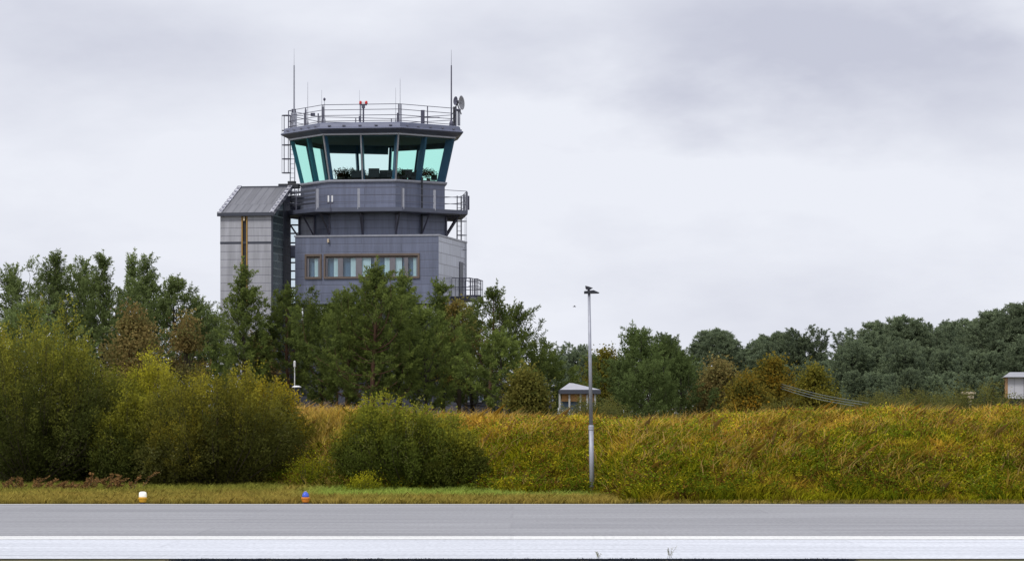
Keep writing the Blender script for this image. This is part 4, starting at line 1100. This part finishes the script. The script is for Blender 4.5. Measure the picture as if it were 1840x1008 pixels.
# --- right side: cage ladder, door, small balcony
d = 205.6
mb = MB()
for px in (821.5, 828.5): mb.tube([(PX(px, d), d, PZ(545, d)), (PX(px, d), d, PZ(352, d))], .03, 6)
for i in range(24):
    z = PZ(540, d)+i*.27
    if z < PZ(360, d): mb.tube([(PX(821.5, d), d, z), (PX(828.5, d), d, z)], .013, 5)
lad = T_(mb, 'ladder', 'steeldark', label='caged ladder down the right side')
mb = MB(); hx = PX(829.5, d)
for y in (398, 423, 449, 475, 500): hoop(mb, hx, d-.1, .29, PZ(y, d), rr=.025)
for a in (-1.57, -.8, 0, .8, 1.57, 3.14): mb.tube([(hx+.29*math.cos(a), d-.1+.29*math.sin(a), PZ(503, d)), (hx+.29*math.cos(a), d-.1+.29*math.sin(a), PZ(390, d))], .011, 5)
T_(mb, 'cage', 'steel', lad)
mb = MB(B); mb.box(-.03, 0, 6.2, 7.2, 10.2, 12.3); T_(mb, 'side_door', 'darkframe')
mb = MB(B); mb.box(-1.15, -.01, 3.6, 7.7, 10.0, 10.2); sb_ = T_(mb, 'side_balcony', 'darkframe')
mb = MB(B); arc = [(-.05, 3.65)]+[(-1.1, 3.7)]+[(-1.12, 3.7+4*i/6) for i in range(1, 6)]+[(-1.1, 7.65), (-.05, 7.68)]
for f in (.5, 1.0): mb.tube([(u, v, 10.2+1.05*f) for u, v in arc], .022, 5, cap=False)
for u, v in arc: mb.tube([(u, v, 10.2), (u, v, 11.25)], .02, 5)
for i in range(5): mb.tube([(-.05-.2*i, 3.67, 10.2), (-.05-.2*i, 3.67, 11.25)], .014, 5)
T_(mb, 'railing', 'steeldark', sb_)
mb = MB()
dq = 207.2
for i in range(7):
    px = 846+i*2.9; mb.tube([(PX(px, dq), dq+.1*i, PZ(530, dq)), (PX(px, dq), dq+.1*i, PZ(500+max(0, i-2)*.7, dq))], .022, 5)
for y in (500.5, 507, 514): mb.tube([(PX(842, dq), dq, PZ(y, dq)), (PX(858, dq), dq+.3, PZ(y, dq)), (PX(864.5, dq), dq+.7, PZ(y+3, dq))], .02, 5)
mb.box(PX(838, dq), PX(865, dq), dq, dq+1.2, PZ(534, dq), PZ(530, dq))
mb.tube([(PX(840, dq), dq+.5, PZ(560, dq)), (PX(862, dq), dq+.5, PZ(533, dq))], .05, 5)
T_(mb, 'escape_landing', 'steeldark')

# ------------------------------------------------------------------ low annex behind the pines
d = 214
an = empty('low_building', (PX(900, d), d, 2.0), 'low grey building behind the pines right of the tower, with a pale roof edge', 'building')
AL = an.location.copy()
def A_(mb, name, mat, parent=None, **kw): return shifted(mb, AL).build(name, M[mat], parent or an, **kw)
mb = MB(); mb.box(PX(800, d), PX(998, d), d, d+8, 1.5, PZ(694, d)); A_(mb, 'wall', 'slate_dark_shaded')
mb = MB(); x0, x1 = PX(792, d), PX(1006, d); z0 = PZ(694, d); z1 = PZ(668, d)
mb.add([(x0,d-.6,z0),(x1,d-.6,z0),(x1,d+8.6,z0),(x0,d+8.6,z0),(x0+2,d+4,z1),(x1-3.5,d+4,z1)], [(0,1,5,4),(1,2,5),(2,3,4,5),(3,0,4),(0,1,2,3)]); A_(mb, 'roof', 'greypanel')
for px in (815, 838, 860, 893, 905, 935, 962, 985):
    mb = MB(); mb.box(PX(px, d), PX(px+9, d), d-.04, d-.003, PZ(722, d), PZ(702, d)); w = A_(mb, 'window', 'whitepaint')
    mb = MB(); mb.box(PX(px+1.5, d), PX(px+7.5, d), d-.055, d-.042, PZ(720, d), PZ(704, d)); A_(mb, 'pane', 'room', w)

# pavilion
d = 172.0
pv = empty('pavilion', (PX(1035, d), d, 2.0), 'small pavilion with a pale hipped roof, orange boarding and white posts beside the lamp post', 'pavilion')
AL = pv.location.copy()
def A_(mb, name, mat, parent=None, **kw): return shifted(mb, AL).build(name, M[mat], parent or pv, **kw)
x0, x1 = PX(1004, d), PX(1071, d)
zt = PZ(700, d); mb = MB()
mb.add([(x0+.05,d-.4,zt),(x1+.2,d-.4,zt),(x1+.2,d+3.4,zt),(x0+.05,d+3.4,zt),(PX(1023,d+1),d+1.0,PZ(687.5,d)),(PX(1030,d+2),d+2.0,PZ(687.5,d))], [(0,1,4),(1,2,5,4),(2,3,5),(3,0,4,5)]); A_(mb, 'roof', 'greypanel2')
mb = MB(); mb.box(x0+.02, x1+.22, d-.42, d+3.42, PZ(707.5, d), zt-.003); A_(mb, 'fascia', 'darkframe')
mb = MB(); mb.box(x0+.15, x1-.05, d-.12, d+3, PZ(721, d), PZ(707.6, d)); A_(mb, 'boarding', 'orange')
mb = MB(); mb.box(x0+.15, x1-.05, d+.14, d+2.96, PZ(735, d), PZ(721.1, d)); A_(mb, 'window', 'room')
mb = MB(); mb.box(x0+.1, x1-.05, d-.14, d+3, 1.6, PZ(735.1, d)); A_(mb, 'base_wall', 'greypanel')
for px in (1005.5, 1023, 1043, 1055, 1069):
    mb = MB(); mb.box(PX(px-1.6, d), PX(px+1.6, d), d-.25, d-.16, 1.6, PZ(707.6, d)); A_(mb, 'post', 'oldpost')

# white building at right edge
d = 226.0
wb_ = empty('white_building', (PX(1850, d), d, 2.0), 'white prefabricated building with a grey roof at the right edge of the photo', 'building')
AL = wb_.location.copy()
def A_(mb, name, mat, parent=None, **kw): return shifted(mb, AL).build(name, M[mat], parent or wb_, **kw)
x0, x1 = PX(1810, d), PX(1960, d)
def WT(x, y, z): return (x+(y-226.0)*0.115, y-(x-31.7)*0.115, z)
mb = MB(WT); mb.box(x0, x1, d, d+5, PZ(716, d), PZ(677.5, d)); A_(mb, 'wall', 'greywhite')
mb = MB(WT); mb.box(x0-.04, x0+.02, d-.03, d+5, PZ(716, d), PZ(677.5, d)); A_(mb, 'corner_trim', 'orange')
mb = MB(WT); z0 = PZ(677.4, d); z1 = PZ(668, d); mb.add([(x0-.25,d-.4,z0),(x1,d-.4,z0),(x1,d+5.4,z0),(x0-.25,d+5.4,z0),(x0+.2,d+1.2,z1),(x1,d+1.2,z1),(x1,d+4.5,z1),(x0+.2,d+4.5,z1)], [(0,1,5,4),(4,5,6,7),(2,3,7,6),(3,0,4,7),(0,1,2,3),(1,2,6,5)]); A_(mb, 'roof', 'greypanel')
mb = MB(WT); mb.box(x0+.2, x1, d+.3, d+4.8, 1.6, PZ(716.1, d)); A_(mb, 'void_shade', 'dark')  # near-black box painting in the shaded void under the raised building
mb = MB(WT)
for px in (1822, 1838): mb.box(PX(px, d), PX(px+.8, d), d-.02, d-.002, PZ(715, d), PZ(678.5, d))
A_(mb, 'panel_joint', 'greypanel')
# beige board
d = 192.0
b_ = MB(); b_.box(PX(1729, d), PX(1753, d), d, d+.5, PZ(708, d), PZ(704, d)); b_.box(PX(1738, d), PX(1750, d), d+.05, d+.4, PZ(716, d), PZ(708, d)); b_.box(PX(1742, d), PX(1746, d), d+.1, d+.3, 2.0, PZ(716, d))
tag(b_.build('beige_board', M['beige'], bevel=.02), 'beige board on a post among the undergrowth left of the white building', 'board')

# white slim mast and white-capped lamp behind the pines' left end
d = 176.0
m_ = empty('slim_mast', (PX(529.5, d), d, 2.0), 'slim white mast showing through the pines left of the tower foot', 'mast')
h = PZ(648, d)-2.0
mb = MB(); mb.tube([(0,0,0), (0,0,h*.62)], .03, 8); mb.build('pole', M['steeldark'], m_)
mb = MB(); mb.tube([(0,0,h*.62), (0,0,h-.3)], .03, 8); mb.lathe(0, 0, [(.03, h-.35), (.06, h-.3), (.06, h-.05), (.03, h)], 12); mb.build('tip', M['whitepaint'], m_)
d = 168.0
m_ = empty('garden_lamp', (PX(533, d), d, gzf(PX(533, d), d)), 'dark post lamp with a flat white cap in front of the slim mast', 'lamp')
h = PZ(693, d)-m_.location.z
mb = MB(); mb.tube([(0,0,0), (0,0,h-.35)], .05, 8); mb.lathe(0, 0, [(.06, h-.4), (.16, h-.3), (.18, h-.1)], 14); mb.build('post', M['dark'], m_)
mb = MB(); mb.lathe(0, 0, [(.22, h-.08), (.23, h-.05), (.13, h), (.02, h+.01)], 16); mb.build('cap', M['whitepaint'], m_, smooth=True)

# sloping cables
for i in range(3):
    da, db = 176.3, 150.0; y0 = 688+i*4; mb = MB(); n = 10; pts = []
    xa, za = PX(1398, da), PZ(y0, da); xb, zb = PX(1560-i*12, db), PZ(724+i*2.5, db)
    for j in range(n+1):
        f = j/n; pts.append((xa+(xb-xa)*f, da+(db-da)*f, za+(zb-za)*f-.10*math.sin(math.pi*f)))
    mb.tube(pts, .018, 5)
    tag(mb.build('overhead_cable', M['cable']), ['uppermost of the three cables sloping down to the right onto the bank', 'middle one of the three cables sloping down onto the bank', 'lowest of the three cables sloping down onto the bank'][i], 'cable', 'cables sloping down to the bank')

# ------------------------------------------------------------------ lamp post
d = 136.0
xb = PX(1064, d); zb = gzf(xb, d)
lp_ = empty('lamp_post', (xb, d, zb-.05), 'tall galvanised lamp post with two dark lamp heads standing at the foot of the bank', 'lamp post')
hh = PZ(526, d)-zb+.05; lx = PX(1058.5, d)-xb; hj = PZ(765, d)-zb
mb = MB(); mb.tube([(0,0,0), (lx*hj/hh,0,hj)], [.095, .088], 14); mb.tube([(lx*hj/hh,0,hj), (lx,0,hh)], [.076, .052], 14); mb.build('pole', M['steel'], lp_, smooth=True)
mb = MB(); mb.lathe(lx*hj/hh, 0, [(.088, hj-.12), (.105, hj-.1), (.105, hj+.04), (.08, hj+.08)], 14); mb.build('collar', M['steel'], lp_)
s_ = d/F
mb = MB(); mb.add([(lx-9*s_,-.14,hh-.04),(lx+17*s_,-.1,hh-.03),(lx+19*s_,-.1,hh+.0),(lx+8*s_,-.12,hh+.1),(lx-9*s_,-.14,hh+.06),
                   (lx-9*s_,.14,hh-.04),(lx+17*s_,.1,hh-.03),(lx+19*s_,.1,hh+.0),(lx+8*s_,.12,hh+.1),(lx-9*s_,.14,hh+.06)],
                  [(0,1,2,3,4),(5,6,7,8,9),(0,1,6,5),(1,2,7,6),(2,3,8,7),(3,4,9,8),(4,0,5,9)])
mb.build('lamp_head', M['dark'], lp_, bevel=.015)
mb = MB(); mb.tube([(lx,0,hh-.05),(lx-.02,0,hh+.17)], .05, 8); mb.build('bracket', M['dark'], lp_)
mb = MB(); mb.add([(lx-6*s_,-.1,hh+.13),(lx+1*s_,-.1,hh+.11),(lx+7*s_,-.08,hh+.18),(lx-1*s_,-.1,hh+.24),(lx-7*s_,-.1,hh+.27),
                   (lx-6*s_,.1,hh+.13),(lx+1*s_,.1,hh+.11),(lx+7*s_,.08,hh+.18),(lx-1*s_,.1,hh+.24),(lx-7*s_,.1,hh+.27)],
                  [(0,1,2,3,4),(5,6,7,8,9),(0,1,6,5),(1,2,7,6),(2,3,8,7),(3,4,9,8),(4,0,5,9)])
mb.build('lamp_head', M['dark'], lp_, bevel=.012)

# ------------------------------------------------------------------ runway edge lights
def edge_light(px, lens, body, base, label):
    d = 130.22; x = PX(px, d)
    e = empty('runway_light', (x, d, gzf(x, d)), label, 'runway light', 'runway lights on the far verge')
    e.scale = (.92, .92, 1.0)
    mb = MB(); mb.lathe(0, 0, [(.20, 0), (.20, .03), (.08, .05), (.07, .09)], 20); mb.build('base_plate', M['steeldark'], e)
    mb = MB(); mb.lathe(0, 0, [(.10, .07), (.14, .10), (.165, .19), (.185, .21), (.185, .25), (.15, .27)], 20); mb.build('housing', M[body], e, smooth=False)
    pr_ = [(.145, .27), (.16, .29), (.155, .40), (.14, .45), (.09, .475), (.01, .48)] if lens == 'lens_white' else [(.135, .27), (.135, .33), (.11, .41), (.06, .46), (.01, .475)]
    mb = MB(); mb.lathe(0, 0, pr_, 20); mb.build('lens', M[lens], e, smooth=True)
    if lens == 'lens_blue':
        mb = MB(); mb.lathe(0, 0, [(.05, .463), (.055, .49), (.02, .5)], 12); mb.build('cap', M['greypanel'], e)
edge_light(256.5, 'lens_white', 'yellow', 0, 'yellow runway light with a white lens, left of the two on the verge')
edge_light(549, 'lens_blue', 'amber', 0, 'orange runway light with a blue lens in front of the grassy gap')

# bird
d = 150.0
bd = empty('bird', (PX(1032, d), d, PZ(551, d)), 'tiny distant bird in the sky left of the lamp head', 'bird')
mb = MB(); mb.tube([(-.07,0,0), (-.04,0,.005), (0,0,.008), (.04,0,.004), (.065,0,.01), (.075,0,.01)], [.004, .016, .022, .018, .012, .003], 8); mb.build('body', M['steeldark'], bd, smooth=True)
for sgn in (-1, 1):
    mb = MB(); mb.add([(-.02,sgn*.015,.01),(.025,sgn*.015,.01),(.03,sgn*.09,.05),(-.005,sgn*.17,.035),(-.012,sgn*.09,.045)], [(0,1,2,4),(4,2,3)]); mb.build('wing', M['steeldark'], bd)

# ------------------------------------------------------------------ world, sun, camera
w = bpy.data.worlds.new('World'); S.world = w; w.use_nodes = True
nt = w.node_tree; nt.nodes.clear()
out = nt.nodes.new('ShaderNodeOutputWorld'); bg = nt.nodes.new('ShaderNodeBackground'); bg.inputs[1].default_value = 0.1
skyt = nt.nodes.new('ShaderNodeTexSky'); skyt.sky_type = 'NISHITA'; skyt.sun_disc = False
skyt.sun_elevation = math.radians(50); skyt.sun_rotation = math.radians(215)
tc = nt.nodes.new('ShaderNodeTexCoord')
def wnoise(sc, st, det=6.0, rough=.55, off=(0,0,0)):
    mp = nt.nodes.new('ShaderNodeMapping'); mp.inputs['Scale'].default_value = st; mp.inputs['Location'].default_value = off
    nt.links.new(tc.outputs['Generated'], mp.inputs[0])
    n = nt.nodes.new('ShaderNodeTexNoise'); n.inputs['Scale'].default_value = sc; n.inputs['Detail'].default_value = det; n.inputs['Roughness'].default_value = rough
    nt.links.new(mp.outputs[0], n.inputs['Vector']); return n
def mth(op, a, b=None, c=None, clamp=False):
    n = nt.nodes.new('ShaderNodeMath'); n.operation = op; n.use_clamp = clamp
    for i, v in enumerate((a, b, c)):
        if v is None: continue
        if hasattr(v, 'links'): nt.links.new(v, n.inputs[i])
        else: n.inputs[i].default_value = v
    return n.outputs[0]
sep = nt.nodes.new('ShaderNodeSeparateXYZ'); nt.links.new(tc.outputs['Generated'], sep.inputs[0])
wp = wnoise(14, (1, 1, 2.2), 5)
wob = mth('SUBTRACT', wp.outputs[0], .5)
wp2 = wnoise(34, (1, 1, 2.0), 5); wob2 = mth('SUBTRACT', wp2.outputs[0], .5)
X = mth('ADD', mth('ADD', sep.outputs[0], mth('MULTIPLY', wob, .12)), mth('MULTIPLY', wob2, .03)); Z = mth('ADD', mth('ADD', sep.outputs[2], mth('MULTIPLY', wob, .03)), mth('MULTIPLY', wob2, .012))
def lobe(px, py, a, b):
    x0 = (px-920)/F; z0 = (YH-py)/F
    dx = mth('DIVIDE', mth('SUBTRACT', X, x0), a); dz = mth('DIVIDE', mth('SUBTRACT', Z, z0), b)
    s = mth('ADD', mth('MULTIPLY', dx, dx), mth('MULTIPLY', dz, dz))
    return mth('POWER', 2.718, mth('MULTIPLY', s, -1.0))
cl = wnoise(9, (1, 1, 2.6), 7, .55, (3.1, 0, 0))
dk = mth('MULTIPLY', mth('SUBTRACT', cl.outputs[0], .46), 1.9)
dk = mth('ADD', dk, mth('MULTIPLY', lobe(1430, 110, .075, .017), .85))
dk = mth('ADD', dk, mth('MULTIPLY', lobe(1750, 60, .05, .022), .45))
dk = mth('ADD', dk, mth('MULTIPLY', lobe(150, 60, .06, .020), .35))
dk = mth('SUBTRACT', dk, mth('MULTIPLY', lobe(750, 280, .06, .022), .35))
dk = mth('SUBTRACT', dk, mth('MULTIPLY', lobe(1350, 330, .07, .012), .35))
dk = mth('ADD', dk, .06, None, True)
LIT = (8.45, 8.68, 9.45); DRK = (5.75, 5.95, 7.05)
cc = mixrgb(nt, dk, LIT, DRK)
mix = mixrgb(nt, .98, skyt.outputs[0], cc)
nt.links.new(mix, bg.inputs[0]); nt.links.new(bg.outputs[0], out.inputs[0])

sun = bpy.data.lights.new('sun', 'SUN'); sun.energy = 2.0; sun.angle = math.radians(14); sun.color = (1, .965, .92)
so = bpy.data.objects.new('sun', sun); so.rotation_euler = (math.radians(40), 0, math.radians(-35)); C.objects.link(so)

cam = bpy.data.cameras.new('camera'); co_ = bpy.data.objects.new('camera', cam); C.objects.link(co_); S.camera = co_
cam.sensor_width = 36; cam.lens = 36*F/1840
co_.location = (0, 0, CAMZ); co_.rotation_euler = (math.radians(90), 0, 0)
cam.shift_y = (YH-504)/1840.0
cam.clip_start = 1; cam.clip_end = 20000
S.view_settings.view_transform = 'Standard'; S.view_settings.look = 'None'; S.view_settings.exposure = 0
S.cycles.max_bounces = 6; S.cycles.transparent_max_bounces = 12
